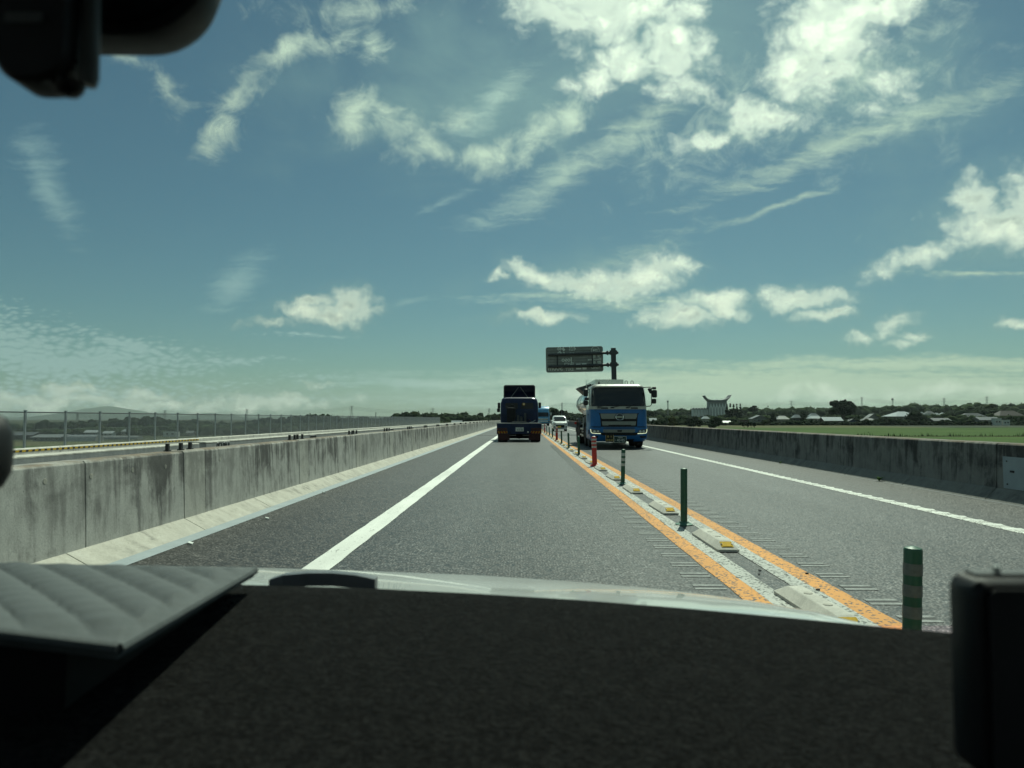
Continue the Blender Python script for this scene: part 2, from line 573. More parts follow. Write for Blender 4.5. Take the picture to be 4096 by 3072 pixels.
def asphalt(name, tone, brown=0.0, tracks=True):
    m, N, b = material(name)
    pos = N.n('ShaderNodeNewGeometry').outputs['Position']
    x, y, z = N.xyz(pos)
    vo = N.n('ShaderNodeTexVoronoi', feature='F1')
    N.put(vo.inputs['Vector'], pos)
    vo.inputs['Scale'].default_value = 40
    stone = N.xyz(vo.outputs['Color'])[0]
    speck = N.ramp(stone, 0.25, 1.0, 0.30, 1.9, smooth=False)
    gap = N.ramp(vo.outputs['Distance'], 0.25, 0.62, 1.0, 0.35)
    v2 = N.n('ShaderNodeTexVoronoi', feature='F1')
    N.put(v2.inputs['Vector'], pos)
    v2.inputs['Scale'].default_value = 19
    light = N.ramp(N.xyz(v2.outputs['Color'])[1], 0.86, 1.0, 0.0, 0.9)
    macro = N.ramp(N.noise(N.mapping(pos, scale=(0.9, 0.12, 1)), 1.0, 5, 0.6), 0.3, 0.7, 0.76, 1.20, smooth=False)
    patch = N.ramp(N.noise(pos, 0.55, 5, 0.65), 0.35, 0.68, 0.88, 1.12)
    f = N.math('MULTIPLY', N.math('MULTIPLY', N.math('ADD', speck, light), gap), N.math('MULTIPLY', macro, patch))
    if tracks:      # tyre-polished tracks and the oil-darkened strip between them
        for cx, wd, k in ((-0.85, 0.36, 1.20), (0.90, 0.36, 1.20), (0.02, 0.34, 0.84), (3.15, 0.36, 1.20), (4.95, 0.36, 1.20), (4.05, 0.34, 0.84)):
            dd = N.math('ABSOLUTE', N.math('SUBTRACT', x, cx))
            f = N.math('MULTIPLY', f, N.ramp(dd, wd * 0.4, wd * 1.7, k, 1.0))
    col = (tone * (1 + brown), tone, tone * (1 - brown * 0.8))
    N.put(b.inputs['Base Color'], N.vmath('SCALE', col, scale=f))
    N.put(b.inputs['Roughness'], N.ramp(stone, 0, 1, 0.36, 0.70, smooth=False))
    b.inputs['Specular IOR Level'].default_value = 0.5
    bp = N.n('ShaderNodeBump')
    bp.inputs['Strength'].default_value = 0.8
    bp.inputs['Distance'].default_value = 0.008
    N.put(bp.inputs['Height'], N.math('MULTIPLY', N.math('SUBTRACT', 0.6, vo.outputs['Distance']), speck))
    N.t.links.new(bp.outputs[0], b.inputs['Normal'])
    return m


def paint(name, col, wear=0.5):
    """road paint: aggregate shows through in specks and scuffs"""
    m, N, b = material(name)
    pos = N.n('ShaderNodeNewGeometry').outputs['Position']
    vo = N.n('ShaderNodeTexVoronoi', feature='F1')
    N.put(vo.inputs['Vector'], pos)
    vo.inputs['Scale'].default_value = 55
    w = N.noise(N.mapping(pos, scale=(1, 0.4, 1)), 7, 6, 0.65)
    hole = N.ramp(N.math('ADD', N.xyz(vo.outputs['Color'])[0], N.math('MULTIPLY', w, 0.8)), 1.36 - wear * 0.34, 1.46 - wear * 0.34)
    dirt = N.ramp(N.noise(N.mapping(pos, scale=(1.2, 0.25, 1)), 2.0, 5, 0.65), 0.3, 0.75, 1.05, 0.72, smooth=False)
    cc = N.mix(hole, N.vmath('SCALE', tuple(col), scale=dirt), (0.05, 0.05, 0.048))
    N.put(b.inputs['Base Color'], cc)
    b.inputs['Roughness'].default_value = 0.7
    bp = N.n('ShaderNodeBump')
    bp.inputs['Strength'].default_value = 0.5
    bp.inputs['Distance'].default_value = 0.004
    N.put(bp.inputs['Height'], N.math('SUBTRACT', vo.outputs['Distance'], hole))
    N.t.links.new(bp.outputs[0], b.inputs['Normal'])
    return m


def concrete(name, tone, streaks=0.8, warm=0.04, pits=True, topbrown=0.0):
    """rain-streaked concrete; streaks run down the face"""
    m, N, b = material(name)
    geo = N.n('ShaderNodeNewGeometry')
    pos = geo.outputs['Position']
    s1 = N.noise(N.mapping(pos, scale=(2.2, 2.2, 0.42)), 1.5, 7, 0.68, 0.8)
    s2 = N.noise(N.mapping(pos, scale=(10, 10, 0.8)), 1.0, 4, 0.6, 0.3)
    big = N.noise(N.mapping(pos, loc=(3, 7, 1)), 0.55, 5, 0.6)
    blo = N.noise(pos, 2.6, 7, 0.68, 0.5)
    z_ = N.xyz(pos)[2]
    drip = N.math('MULTIPLY', N.math('ADD', N.math('MULTIPLY', s1, 0.62), N.math('MULTIPLY', s2, 0.38)), N.ramp(z_, 0.05, 0.85, 0.86, 1.04))
    st = N.math('ADD', N.math('MULTIPLY', drip, 0.66), N.math('MULTIPLY', blo, 0.34))
    dark = N.math('MULTIPLY', N.ramp(st, 0.435, 0.575), streaks)
    dark = N.math('MULTIPLY', dark, N.ramp(big, 0.30, 0.55, 0.35, 1.0))
    pale = N.ramp(st, 0.33, 0.45, 0.32, 0.0)
    fine = N.ramp(N.noise(pos, 55, 5, 0.7), 0.25, 0.75, 0.82, 1.16, smooth=False)
    blot = N.ramp(N.noise(pos, 5, 6, 0.65), 0.3, 0.7, 0.86, 1.12, smooth=False)
    base = (tone * (1 + warm), tone, tone * (1 - warm * 2.2))
    cc = N.mix(dark, base, (tone * 0.25, tone * 0.24, tone * 0.23))
    cc = N.mix(pale, cc, (tone * 1.4, tone * 1.38, tone * 1.28))
    if topbrown:
        up = N.ramp(N.xyz(geo.outputs['True Normal'])[2], 0.5, 0.9)
        moss = N.ramp(N.noise(pos, 2.5, 6, 0.7), 0.35, 0.62)
        cc = N.mix(N.math('MULTIPLY', N.math('MULTIPLY', up, moss), topbrown), cc, (0.20, 0.14, 0.09))
    if pits:
        vo = N.vor(pos, 9, 'F1', 'Distance')
        pit = N.ramp(vo, 0.03, 0.07, 0.55, 1.0)
        cc = N.vmath('SCALE', cc, scale=pit)
    N.put(b.inputs['Base Color'], N.vmath('SCALE', cc, scale=N.math('MULTIPLY', fine, blot)))
    b.inputs['Roughness'].default_value = 0.85
    b.inputs['Specular IOR Level'].default_value = 0.3
    bp = N.n('ShaderNodeBump')
    bp.inputs['Strength'].default_value = 0.35
    bp.inputs['Distance'].default_value = 0.006
    N.put(bp.inputs['Height'], N.noise(pos, 40, 5, 0.7))
    N.t.links.new(bp.outputs[0], b.inputs['Normal'])
    return m


def foliage(name, col, var=0.35):
    m, N, b = material(name)
    geo = N.n('ShaderNodeNewGeometry')
    f = N.ramp(geo.outputs['Random Per Island'], 0, 1, 1 - var, 1 + var, smooth=False)
    g = N.ramp(N.noise(geo.outputs['Position'], 0.12, 4, 0.6), 0.3, 0.7, 0.75, 1.25, smooth=False)
    cc = N.vmath('SCALE', tuple(col), scale=N.math('MULTIPLY', f, g))
    cc = N.mix(N.ramp(N.noise(geo.outputs['Position'], 0.05, 3), 0.52, 0.7, 0, 0.5), cc, (col[0] * 1.7, col[1] * 1.25, col[2] * 0.7))
    N.put(b.inputs['Base Color'], cc)
    b.inputs['Roughness'].default_value = 0.95
    b.inputs['Specular IOR Level'].default_value = 0.03
    return m


def field_mat(name, c1, c2, rows=0.0):
    m, N, b = material(name)
    pos = N.n('ShaderNodeNewGeometry').outputs['Position']
    f = N.noise(N.mapping(pos, scale=(0.03, 0.06, 1)), 1.0, 6, 0.65)
    cc = N.mix(N.ramp(f, 0.35, 0.65), c1, c2)
    fine_ = N.ramp(N.noise(pos, 1.1, 5, 0.7), 0.3, 0.7, 0.75, 1.25, smooth=False)
    N.put(b.inputs['Base Color'], N.vmath('SCALE', cc, scale=fine_))
    b.inputs['Roughness'].default_value = 0.9
    b.inputs['Specular IOR Level'].default_value = 0.1
    return m


M = dict(
    lane=asphalt('lane_asphalt', 0.067, 0.0),
    shoulder=asphalt('shoulder_asphalt', 0.054, 0.09, tracks=False),
    white_line=paint('white_road_paint', (0.80, 0.80, 0.74), -0.05),
    white_worn=paint('worn_white_road_paint', (0.64, 0.64, 0.58), 0.6),
    white_rough=paint('rough_white_road_paint', (0.46, 0.46, 0.42), 0.66),
    yellow_line=paint('orange_road_paint', (0.68, 0.275, 0.032), 0.5),
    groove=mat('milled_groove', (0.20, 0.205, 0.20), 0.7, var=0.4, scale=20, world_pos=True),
    groove_dark=mat('dark_groove', (0.06, 0.06, 0.06), 0.9, var=0.3, scale=20, world_pos=True),  # plain dark tone for groove floors and the expansion joint
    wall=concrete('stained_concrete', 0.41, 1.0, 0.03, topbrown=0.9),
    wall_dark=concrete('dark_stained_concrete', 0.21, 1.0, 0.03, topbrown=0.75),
    pad=concrete('pale_patch_concrete', 0.42, 0.5, 0.04, topbrown=0.4),
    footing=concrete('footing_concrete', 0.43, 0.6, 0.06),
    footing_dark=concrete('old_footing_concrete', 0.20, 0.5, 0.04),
    new_conc=concrete('new_concrete', 0.56, 0.45, 0.05),
    grey_conc=concrete('grey_new_concrete', 0.34, 0.2, 0.0),
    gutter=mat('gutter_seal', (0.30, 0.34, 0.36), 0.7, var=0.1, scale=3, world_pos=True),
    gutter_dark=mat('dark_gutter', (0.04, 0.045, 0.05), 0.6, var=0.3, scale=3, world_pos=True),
    black=mat('black_plastic', (0.012, 0.012, 0.013), 0.45, var=0.2),
    blackmatt=mat('black_matt', (0.010, 0.010, 0.011), 0.8, var=0.2),
    rubber=mat('tyre_rubber', (0.02, 0.02, 0.02), 0.85, var=0.25, scale=12),
    steel=mat('galvanised_steel', (0.33, 0.35, 0.36), 0.45, 0.7, var=0.2, scale=8),
    dark_steel=mat('dark_steel', (0.07, 0.075, 0.08), 0.5, 0.6, var=0.25, scale=8),
    chrome=mat('polished_stainless', (0.72, 0.73, 0.72), 0.07, 1.0, var=0.05, scale=3),
    brushed=mat('brushed_stainless', (0.62, 0.63, 0.60), 0.3, 1.0, var=0.1, scale=6),
    grille=mat('silver_grille_paint', (0.22, 0.225, 0.21), 0.35, 0.5, var=0.08, scale=4),
    glass=mat('dark_vehicle_glass', (0.012, 0.014, 0.017), 0.06, var=0.3, scale=3, coat=0.3),
    clear_lens=mat('lamp_lens', (0.10, 0.11, 0.11), 0.15, var=0.3, scale=20, coat=0.6),
    blue=mat('blue_truck_paint', (0.012, 0.120, 0.34), 0.42, var=0.1, scale=3, coat=0.15, spec=0.35),
    navy=mat('navy_truck_paint', (0.007, 0.018, 0.060), 0.5, var=0.3, scale=3, coat=0.1, spec=0.3),
    sky_blue=mat('bright_blue_paint', (0.06, 0.27, 0.50), 0.3, var=0.1, scale=3, coat=0.5),
    cream=mat('cream_cab_paint', (0.42, 0.41, 0.355), 0.3, var=0.06, scale=3, coat=0.5),
    white=mat('white_paint', (0.78, 0.79, 0.77), 0.25, var=0.04, scale=3, coat=0.6),
    drl=emit('daylight_strip', (1.0, 0.95, 0.66), 0.75),
    red=mat('red_plastic', (0.50, 0.035, 0.025), 0.45, var=0.15, scale=9),
    red_dark=mat('dark_red_rubber', (0.05, 0.012, 0.014), 0.7, var=0.25, scale=6),
    reflect=mat('silver_reflective_tape', (0.46, 0.48, 0.46), 0.4, var=0.15, scale=40),
    reflect_dim=mat('dim_reflective_tape', (0.125, 0.14, 0.13), 0.4, var=0.2, scale=40),
    green=mat('green_plastic', (0.022, 0.095, 0.052), 0.42, var=0.15, scale=10),
    green_base=mat('pale_green_base', (0.06, 0.16, 0.12), 0.6, var=0.2, scale=10),
    block=concrete('lane_block_concrete', 0.50, 0.25, 0.05),
    amber=mat('amber_reflector', (0.62, 0.38, 0.045), 0.75, var=0.2, scale=60, spec=0.1),
    tape_y=mat('yellow_tape', (0.55, 0.35, 0.04), 0.8, var=0.15, scale=9, spec=0.1),
    plate_white=mat('white_number_plate', (0.62, 0.64, 0.60), 0.5, var=0.06),
    plate_green=mat('dark_green_number_plate', (0.012, 0.035, 0.028), 0.45, var=0.1),
    plate_yellow=mat('yellow_number_plate', (0.70, 0.48, 0.05), 0.5, var=0.06),
    letter_white=mat('white_lettering', (0.75, 0.76, 0.72), 0.5, var=0.03),
    letter_dark=mat('dark_green_lettering', (0.012, 0.03, 0.02), 0.5, var=0.03),
    letter_gold=mat('golden_lettering', (0.60, 0.42, 0.14), 0.5, var=0.05),
    sign_back=mat('bare_sign_back', (0.27, 0.28, 0.265), 0.6, 0.1, var=0.2, scale=2),
    sign_letter=mat('letters_showing_through', (0.85, 0.88, 0.82), 0.6, var=0.1),  # pale colour imitates light passing through the sign
    sign_rib=mat('sign_stiffener', (0.16, 0.165, 0.16), 0.5, 0.4, var=0.2),
    dim_amber=mat('shaded_amber_board', (0.34, 0.20, 0.03), 0.8, var=0.2, scale=20, spec=0.1),  # darker copy of the amber, shade put into the colour
    dim_red=mat('shaded_red_stripe', (0.20, 0.02, 0.02), 0.8, var=0.2, scale=20, spec=0.1),  # red darkened likewise for the shaded rear of the lorry
    leaf_dark=foliage('dark_leaves', (0.013, 0.023, 0.010)),
    leaf_mid=foliage('green_leaves', (0.026, 0.042, 0.016)),
    leaf_olive=foliage('olive_leaves', (0.038, 0.050, 0.016)),
    leaf_weed=foliage('weed_leaves', (0.10, 0.17, 0.05)),
    bark=mat('bark', (0.05, 0.04, 0.03), 0.9, var=0.3, scale=3),
    paddy=field_mat('rice_paddy', (0.042, 0.080, 0.014), (0.058, 0.098, 0.018)),
    paddy2=field_mat('younger_paddy', (0.050, 0.092, 0.015), (0.040, 0.074, 0.013)),
    drygrass=field_mat('dry_grass', (0.105, 0.095, 0.045), (0.065, 0.080, 0.028)),
    soil=field_mat('plain', (0.028, 0.038, 0.016), (0.045, 0.05, 0.022)),
    bank=field_mat('dark_bank', (0.035, 0.045, 0.03), (0.05, 0.06, 0.035)),
    hillside=field_mat('wooded_hillside', (0.035, 0.055, 0.03), (0.05, 0.07, 0.035)),
)

# ------------------------------------------------------------------ ground and fields
rng = random.Random(7)
LEFT_Z, RIGHT_Z = -12.0, -4.2


def ground_h(x, y):
    pts = [(-90, LEFT_Z), (-20, -1.6), (-4.7, -1.6), (-4.5, -0.1), (8.0, -0.1), (8.2, -0.5), (19, RIGHT_Z)]
    if x <= pts[0][0]:
        h = LEFT_Z
    elif x >= pts[-1][0]:
        h = RIGHT_Z
    else:
        for (a, ha), (b, hb) in zip(pts, pts[1:]):
            if a <= x <= b:
                h = ha + (hb - ha) * (x - a) / (b - a)
                break
    return h


xs = [-14000, -9000, -4000, -1500, -600, -250, -120, -90, -55, -20, -4.7, -4.5, 8.0, 8.2, 19, 60, 150, 400, 1000, 3000, 6500]
ys = [-300, -40, 0, 60, 150, 300, 500, 800, 1300, 2500, 6000, 13900]
tag(MB().grid([[(x, y, ground_h(x, y)) for x in xs] for y in ys]).build('ground', M['soil']), kind='structure')


def sheet(name, x0, x1, y0, y1, z, m, label=None):
    o = MB().grid([[(x0, y0, z), (x1, y0, z)], [(x0, y1, z), (x1, y1, z)]]).build(name, m)
    return tag(o, label, kind='structure')


sheet('rice_field', 24, 420, 60, 205, RIGHT_Z + 0.30, M['paddy'])
sheet('rice_field', 24, 520, 214, 262, RIGHT_Z + 0.32, M['paddy2'])
sheet('rice_field', 24, 600, 265, 345, RIGHT_Z + 0.30, M['paddy'])
sheet('rice_field', 30, 640, 349, 405, RIGHT_Z + 0.31, M['paddy2'])
sheet('dry_field', 60, 250, 410, 600, RIGHT_Z + 0.2, M['drygrass'])
sheet('grass_field', 250, 800, 425, 640, RIGHT_Z + 0.18, M['bank'])
sheet('rice_field', -420, -100, 180, 330, LEFT_Z + 0.3, M['paddy'])
sheet('dry_field', -500, -95, 335, 400, LEFT_Z + 0.2, M['drygrass'])
sheet('farm_track', 24, 520, 206, 210, RIGHT_Z + 0.25, M['drygrass'])
sheet('field_path', 24, 620, 345.5, 348.5, RIGHT_Z + 0.25, M['soil'])

# ------------------------------------------------------------------ the road
Y0, Y1 = -12.0, 720.0
road = tag(MB().grid([[(-1.9, y, 0), (5.9, y, 0)] for y in (Y0, 10, 40, 120, 300, Y1)]).build('road', M['lane']), 'grey asphalt carriageway with one lane each way', kind='structure')
tag(MB().grid([[(-3.5, y, 0), (-1.9, y, 0)] for y in (Y0, 10, 40, 120, 300, Y1)]).build('road_shoulder', M['shoulder']), 'brownish asphalt shoulder below the pale stained barrier', kind='structure')
tag(MB().grid([[(5.9, y, 0), (7.32, y, 0)] for y in (Y0, 10, 40, 120, 300, Y1)]).build('road_shoulder', M['shoulder']), 'brownish asphalt shoulder below the dark barrier', kind='structure')


def line(name, x0, x1, m, z=0.004, y0=Y0, y1=Y1, parent=None, jit=0.0):
    r_ = random.Random(int(x0 * 1000))
    rows, y = [], y0
    while y < y1:
        rows.append([(x0 + r_.uniform(-jit, jit), y, z), (x1 + r_.uniform(-jit, jit), y, z)])
        y += 0.35 if y < 20 else 3 if y < 80 else 40
    rows.append([(x0, y1, z), (x1, y1, z)])
    return MB().grid(rows).build(name, m, parent or road)


line('white_edge_line', -1.905, -1.655, M['white_line'], jit=0.006)
line('white_edge_line', 5.63, 5.85, M['white_worn'], jit=0.006)
line('orange_line', 1.585, 1.755, M['yellow_line'], jit=0.005)
line('white_inner_line', 1.755, 1.905, M['white_rough'], 0.005, jit=0.006)
line('white_inner_line', 2.085, 2.235, M['white_rough'], 0.005, jit=0.006)
line('orange_line', 2.235, 2.405, M['yellow_line'], jit=0.005)
# raised ribs of the vibrating edge line
rib_me = MB().prism([(0, 0), (0.02, 0.006), (0.09, 0.006), (0.11, 0)], -0.11, 0.11, 'x').mesh('line_rib', M['white_line'])
for i in range(120):
    place('line_rib', rib_me, road, (5.74, 3.4 + i * 0.36, 0.0045), (0, 0, R(-14)))
# milled rumble grooves either side of the orange lines
gm = MB()
gm.b6(-0.12, 0.12, -0.085, -0.030, 0, 0.003)
gm.b6(-0.11, 0.12, 0.026, 0.075, 0, 0.003)
groove_me = gm.mesh('rumble_groove', M['groove'])
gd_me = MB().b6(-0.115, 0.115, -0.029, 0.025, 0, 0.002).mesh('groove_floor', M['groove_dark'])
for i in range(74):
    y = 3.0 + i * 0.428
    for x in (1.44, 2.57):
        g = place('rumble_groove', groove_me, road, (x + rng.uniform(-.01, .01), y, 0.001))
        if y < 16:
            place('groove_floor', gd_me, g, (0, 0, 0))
# expansion joint of the bridge, tar spots
MB().b6(-3.45, 7.3, 53.9, 54.12, 0.001, 0.008).build('expansion_joint', M['groove_dark'], road)
for (u, v, w) in ((3228, 2286, .016), (3040, 2275, .014), (3035, 2290, .010), (3272, 2350, .014)):
    Yg = 1.3 * F / (v - 1674)
    p = P(u, v, Yg)
    mb = MB()
    k = [(p.x + math.cos(a) * w * rng.uniform(.6, 1.2), p.y + math.sin(a) * w * rng.uniform(.6, 1.3)) for a in [i * .7 for i in range(9)]]
    mb.prism(k, 0.006, 0.014, 'z')
    tag(mb.build('asphalt_crumb', M['rubber']), 'dark crumb of asphalt lying by the centre lines', 'debris', 'asphalt crumbs by the centre lines')
# leaf litter specks by the kerb
for (u, v) in ((762, 2175), (805, 2098), (1295, 1972), (1068, 2075)):
    p = P(u, v, 1.3 * F / (v - 1674))
    tag(MB().box((p.x, p.y, 0.012), (0.05, 0.04, 0.016), (0.2, 0.3, rng.random())).build('litter', M['plate_white']), 'tiny pale scrap of litter on the shoulder', 'litter', 'litter scraps on the shoulder')

# ------------------------------------------------------------------ barrier with stained panels and bolt stubs
old = thing('concrete_barrier', 'long pale concrete barrier with dark rain streaks and black bolt stubs on top', 'barrier', (0, 0, 0))
XF = -3.98


def wall_prof(x0, top, th=0.27):
    return [(x0 + 0.03, 0.10), (x0, top - 0.02), (x0 - 0.02, top), (x0 - th + 0.02, top), (x0 - th, top - 0.02), (x0 - th, -0.5), (x0 + 0.03, -0.5)]


TOP = 0.915
PER, PADW, PAD0 = 4.32, 0.56, 8.32
p_len = PER - PADW
pan_me = MB().prism(wall_prof(XF, TOP), 0.006, p_len - 0.006).mesh('panel', M['wall'], bevel=0.008)
half_me = MB().prism(wall_prof(XF, TOP), 0.006, p_len / 2 - 0.006).mesh('panel', M['wall'], bevel=0.008)
pad_me = MB().prism(wall_prof(XF + 0.004, TOP + 0.006), 0.004, PADW - 0.004).mesh('pilaster', M['pad'], bevel=0.008)
foot_prof = [(-3.70, 0.0), (XF + 0.028, 0.135), (XF + 0.028, -0.3), (-3.70, -0.3)]
foot_me = MB().prism(foot_prof, 0.005, 2.155).mesh('footing', M['footing'], bevel=0.006)
stub_me = MB()
stub_me.b6(-0.028, 0.028, -0.036, 0.036, 0, 0.012)
stub_me.b6(-0.017, 0.017, -0.020, 0.020, 0.012, 0.088)
stub_me = stub_me.mesh('bolt_stub', M['black'])
loop_me = MB().tube([(0, 0.03 * math.cos(R(a)) , 0.055 * math.sin(R(a))) for a in range(0, 181, 30)], 0.009, 6).mesh('rebar_loop', M['dark_steel'])
y = PAD0 - 5 * PER
n_pan = 0
while y < 150:
    if n_pan % 2 == 0:
        place('panel', half_me, old, (0, y + PADW, 0))
        place('panel', half_me, old, (0, y + PADW + p_len / 2, 0))
    else:
        place('panel', pan_me, old, (0, y + PADW, 0))
    place('pilaster', pad_me, old, (0, y, 0))
    if y < 90:
        for k in range(3 if abs(y - PAD0) < .1 else 4):
            place('bolt_stub', stub_me, old, (XF - 0.12 + (0.02 if k % 2 else 0), y - 0.14 + k * (0.28 if abs(y - PAD0) < .1 else 0.22), TOP + 0.006))
    for k in range(2):
        place('footing', foot_me, old, (0, y + k * 2.16, 0))
    if 4 < y < 40 and n_pan % 3 != 1:
        for k in range(5):
            place('rebar_loop', loop_me, old, (XF - 0.22, y + 0.9 + PADW + k * 0.09 + rng.uniform(-.02, .02), TOP - 0.005), (0, 0, rng.uniform(-.3, .3)))
    y += PER
    n_pan += 1
yw = y
MB().prism(wall_prof(XF, TOP), yw, Y1).build('panel', M['wall'], old)
MB().prism(foot_prof, yw, Y1).build('footing', M['footing'], old)
# round form-tie marks on the near panels
tie_me = MB().lathe([(0.026, 0), (0.026, 0.004), (0.02, 0.005)], axis='x', n=12).mesh('form_tie_plug', M['footing'])
for (u, v) in ((180, 1926), (365, 1905), (193, 2164), (662, 1867), (530, 1880), (880, 1838), (970, 1965), (890, 1990), (680, 2040)):
    d = ray(u, v)
    q = CAM + d * ((XF + 0.005) / d.x)
    place('form_tie_plug', tie_me, old, (XF + 0.018 * (0.9 - q.z) + 0.001, q.y, q.z))
tag(MB().grid([[(-3.70, y_, 0.002), (-3.5, y_, 0.002)] for y_ in (Y0, 100, Y1)]).build('gutter', M['gutter']), 'pale grey gutter strip along the pale barrier', kind='structure')

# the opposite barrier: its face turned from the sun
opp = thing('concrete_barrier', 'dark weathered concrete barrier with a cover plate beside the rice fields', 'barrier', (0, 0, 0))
XR, TOPR = 7.66, 0.905


def wall_prof_r(x0, top, th=0.40):
    return [(x0 - 0.03, 0.16), (x0, top - 0.025), (x0 + 0.025, top), (x0 + th - 0.02, top), (x0 + th, top - 0.02), (x0 + th, -0.6), (x0 - 0.03, -0.6)]


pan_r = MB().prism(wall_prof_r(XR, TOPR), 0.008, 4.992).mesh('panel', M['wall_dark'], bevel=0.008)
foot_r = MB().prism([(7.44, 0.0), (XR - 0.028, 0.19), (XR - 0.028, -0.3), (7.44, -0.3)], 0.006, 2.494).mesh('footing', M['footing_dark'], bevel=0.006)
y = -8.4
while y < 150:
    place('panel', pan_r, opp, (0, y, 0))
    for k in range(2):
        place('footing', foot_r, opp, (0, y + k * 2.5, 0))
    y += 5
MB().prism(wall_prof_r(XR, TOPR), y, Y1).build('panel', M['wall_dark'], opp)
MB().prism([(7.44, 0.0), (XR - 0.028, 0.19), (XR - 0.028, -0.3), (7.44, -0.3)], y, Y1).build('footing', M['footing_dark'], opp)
cp = MB().b6(XR - 0.035, XR - 0.012, 10.35, 11.42, 0.20, 0.70).build('cover_plate', M['gutter'], opp, bevel=0.004)
for yy, zz in ((11.32, 0.63), (11.32, 0.27), (10.87, 0.64), (10.87, 0.25)):
    MB().lathe([(0.012, 0), (0.012, -0.012)], (XR - 0.035, yy, zz), 'x', 8).build('bolt', M['dark_steel'], cp)
MB().b6(XR - 0.05, XR - 0.033, 11.16, 11.24, 0.46, 0.49).build('latch', M['black'], cp)
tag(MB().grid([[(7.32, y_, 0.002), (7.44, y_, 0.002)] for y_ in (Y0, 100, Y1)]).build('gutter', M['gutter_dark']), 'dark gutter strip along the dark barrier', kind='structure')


def weed(loc, h, n, label):
    t = thing('weed', label, 'weed', loc)
    for k in range(n):
        a = rng.uniform(0, 6.28)
        l = h * rng.uniform(.5, 1)
        q = [(0, 0, 0), (math.cos(a) * l * .4, math.sin(a) * l * .4, l * .6), (math.cos(a) * l * .9, math.sin(a) * l * .9, l * .75)]
        w = l * .12
        px, py = -math.sin(a) * w, math.cos(a) * w
        MB().grid([[(q[0][0], q[0][1], 0), (q[0][0] + px * .3, q[0][1] + py * .3, 0)], [(q[1][0] - px, q[1][1] - py, q[1][2]), (q[1][0] + px, q[1][1] + py, q[1][2])],
                   [(q[2][0], q[2][1], q[2][2]), (q[2][0] + px * .2, q[2][1] + py * .2, q[2][2])]], (0, 0, -0.002)).build('leaf', M['leaf_weed'], t)


weed((7.40, 14.9, 0), 0.13, 14, 'low green weed sprouting from the dark gutter')
weed((7.42, 20.6, 0), 0.11, 8, 'tiny pale weed in the gutter further along the dark barrier')

# ------------------------------------------------------------------ the new carriageway beside: parapets, tape and fence
tag(MB().b6(-16.2, -7.9, -10, 320, -0.9, -0.35).build('bridge_deck', M['grey_conc']), 'new concrete deck of the carriageway under construction', kind='structure')
near = thing('concrete_parapet', 'low smooth grey concrete parapet with a bright top behind the stained barrier', 'parapet', (0, 0, 0))
pr = [(-7.84, -0.9), (-7.9, 0.665), (-8.25, 0.665), (-8.25, -0.9)]
near_me = MB().prism(pr, 0.01, 8.63).mesh('panel', M['grey_conc'])
top_me = MB().prism([(-8.28, 0.667), (-7.898, 0.667), (-7.90, 0.69), (-7.93, 0.70), (-8.28, 0.70)], 0.0, 8.62).mesh('coping', M['new_conc'])
for k in range(-1, 14):
    off = 0.35 if k >= 2 else 0.0
    place('panel', near_me, near, (0, 0.05 + k * 8.65 + off, 0))
    place('coping', top_me, near, (0, 0.05 + k * 8.65 + off, 0.012 if k >= 2 else 0))
MB().prism(pr, 121.6, 320).build('panel', M['grey_conc'], near)
MB().b6(-8.28, -7.9, 121.6, 320, 0.667, 0.71).build('coping', M['new_conc'], near)
XP = -15.5
far = thing('concrete_parapet', 'bright new concrete parapet carrying the mesh fence and hazard tape', 'parapet', (0, 0, 0))
par_me = MB().prism([(XP, -0.9), (XP, 0.34), (XP - 0.03, 0.37), (XP - 0.45, 0.37), (XP - 0.45, -0.9)], 0.012, 5.388).mesh('panel', M['new_conc'], bevel=0.006)
for k in range(-2, 28):
    place('panel', par_me, far, (0, 18.3 + k * 5.4, 0))
MB().prism([(XP, -0.9), (XP, 0.34), (XP - 0.03, 0.37), (XP - 0.45, 0.37), (XP - 0.45, -0.9)], 18.3 + 28 * 5.4, 320).build('panel', M['new_conc'], far)
tape = thing('hazard_tape', 'yellow and black hazard tape along the parapet top', 'tape', (XP + 0.003, 0, 0.29))
MB().b6(0, 0.004, 20.2, 33.9, -0.03, 0.03).build('band', M['tape_y'], tape)
stripe_me = MB().prism([(-0.07, -0.03), (0.05, -0.03), (0.07, 0.03), (-0.05, 0.03)], 0.0045, 0.007, 'x').mesh('stripe', M['blackmatt'])
for k in range(47):
    place('stripe', stripe_me, tape, (0, 20.35 + k * 0.29, 0))

fence = thing('mesh_fence', 'grey chain-link safety fence with steel posts on the new parapet', 'fence', (XP - 0.26, 0, 0.37))
FH = 1.16
post_me = MB()
post_me.b6(-0.03, 0.03, -0.03, 0.03, 0, FH + 0.02)
post_me.b6(-0.045, 0.045, -0.045, 0.045, FH + 0.02, FH + 0.035)
post_me.b6(-0.06, 0.06, -0.07, 0.07, 0, 0.015)
post_me = post_me.mesh('post', M['steel'])
rail_me = MB().cyl((0, 0.031, FH - 0.03), (0, 1.969, FH - 0.03), 0.02, n=6).mesh('top_rail', M['dark_steel'])
wire_me = MB().cyl((0, 0.031, FH * 0.5), (0, 1.969, FH * 0.5), 0.004, n=4).mesh('line_wire', M['steel'])
net = MB()
cell, L = 0.066, 2.0
hh = FH - 0.06
x = -hh
wr = 0.0036


def wire(y0, z0, y1, z1):
    net.cyl((0, y0, z0), (0, y1, z1), wr, n=3, cap=False)


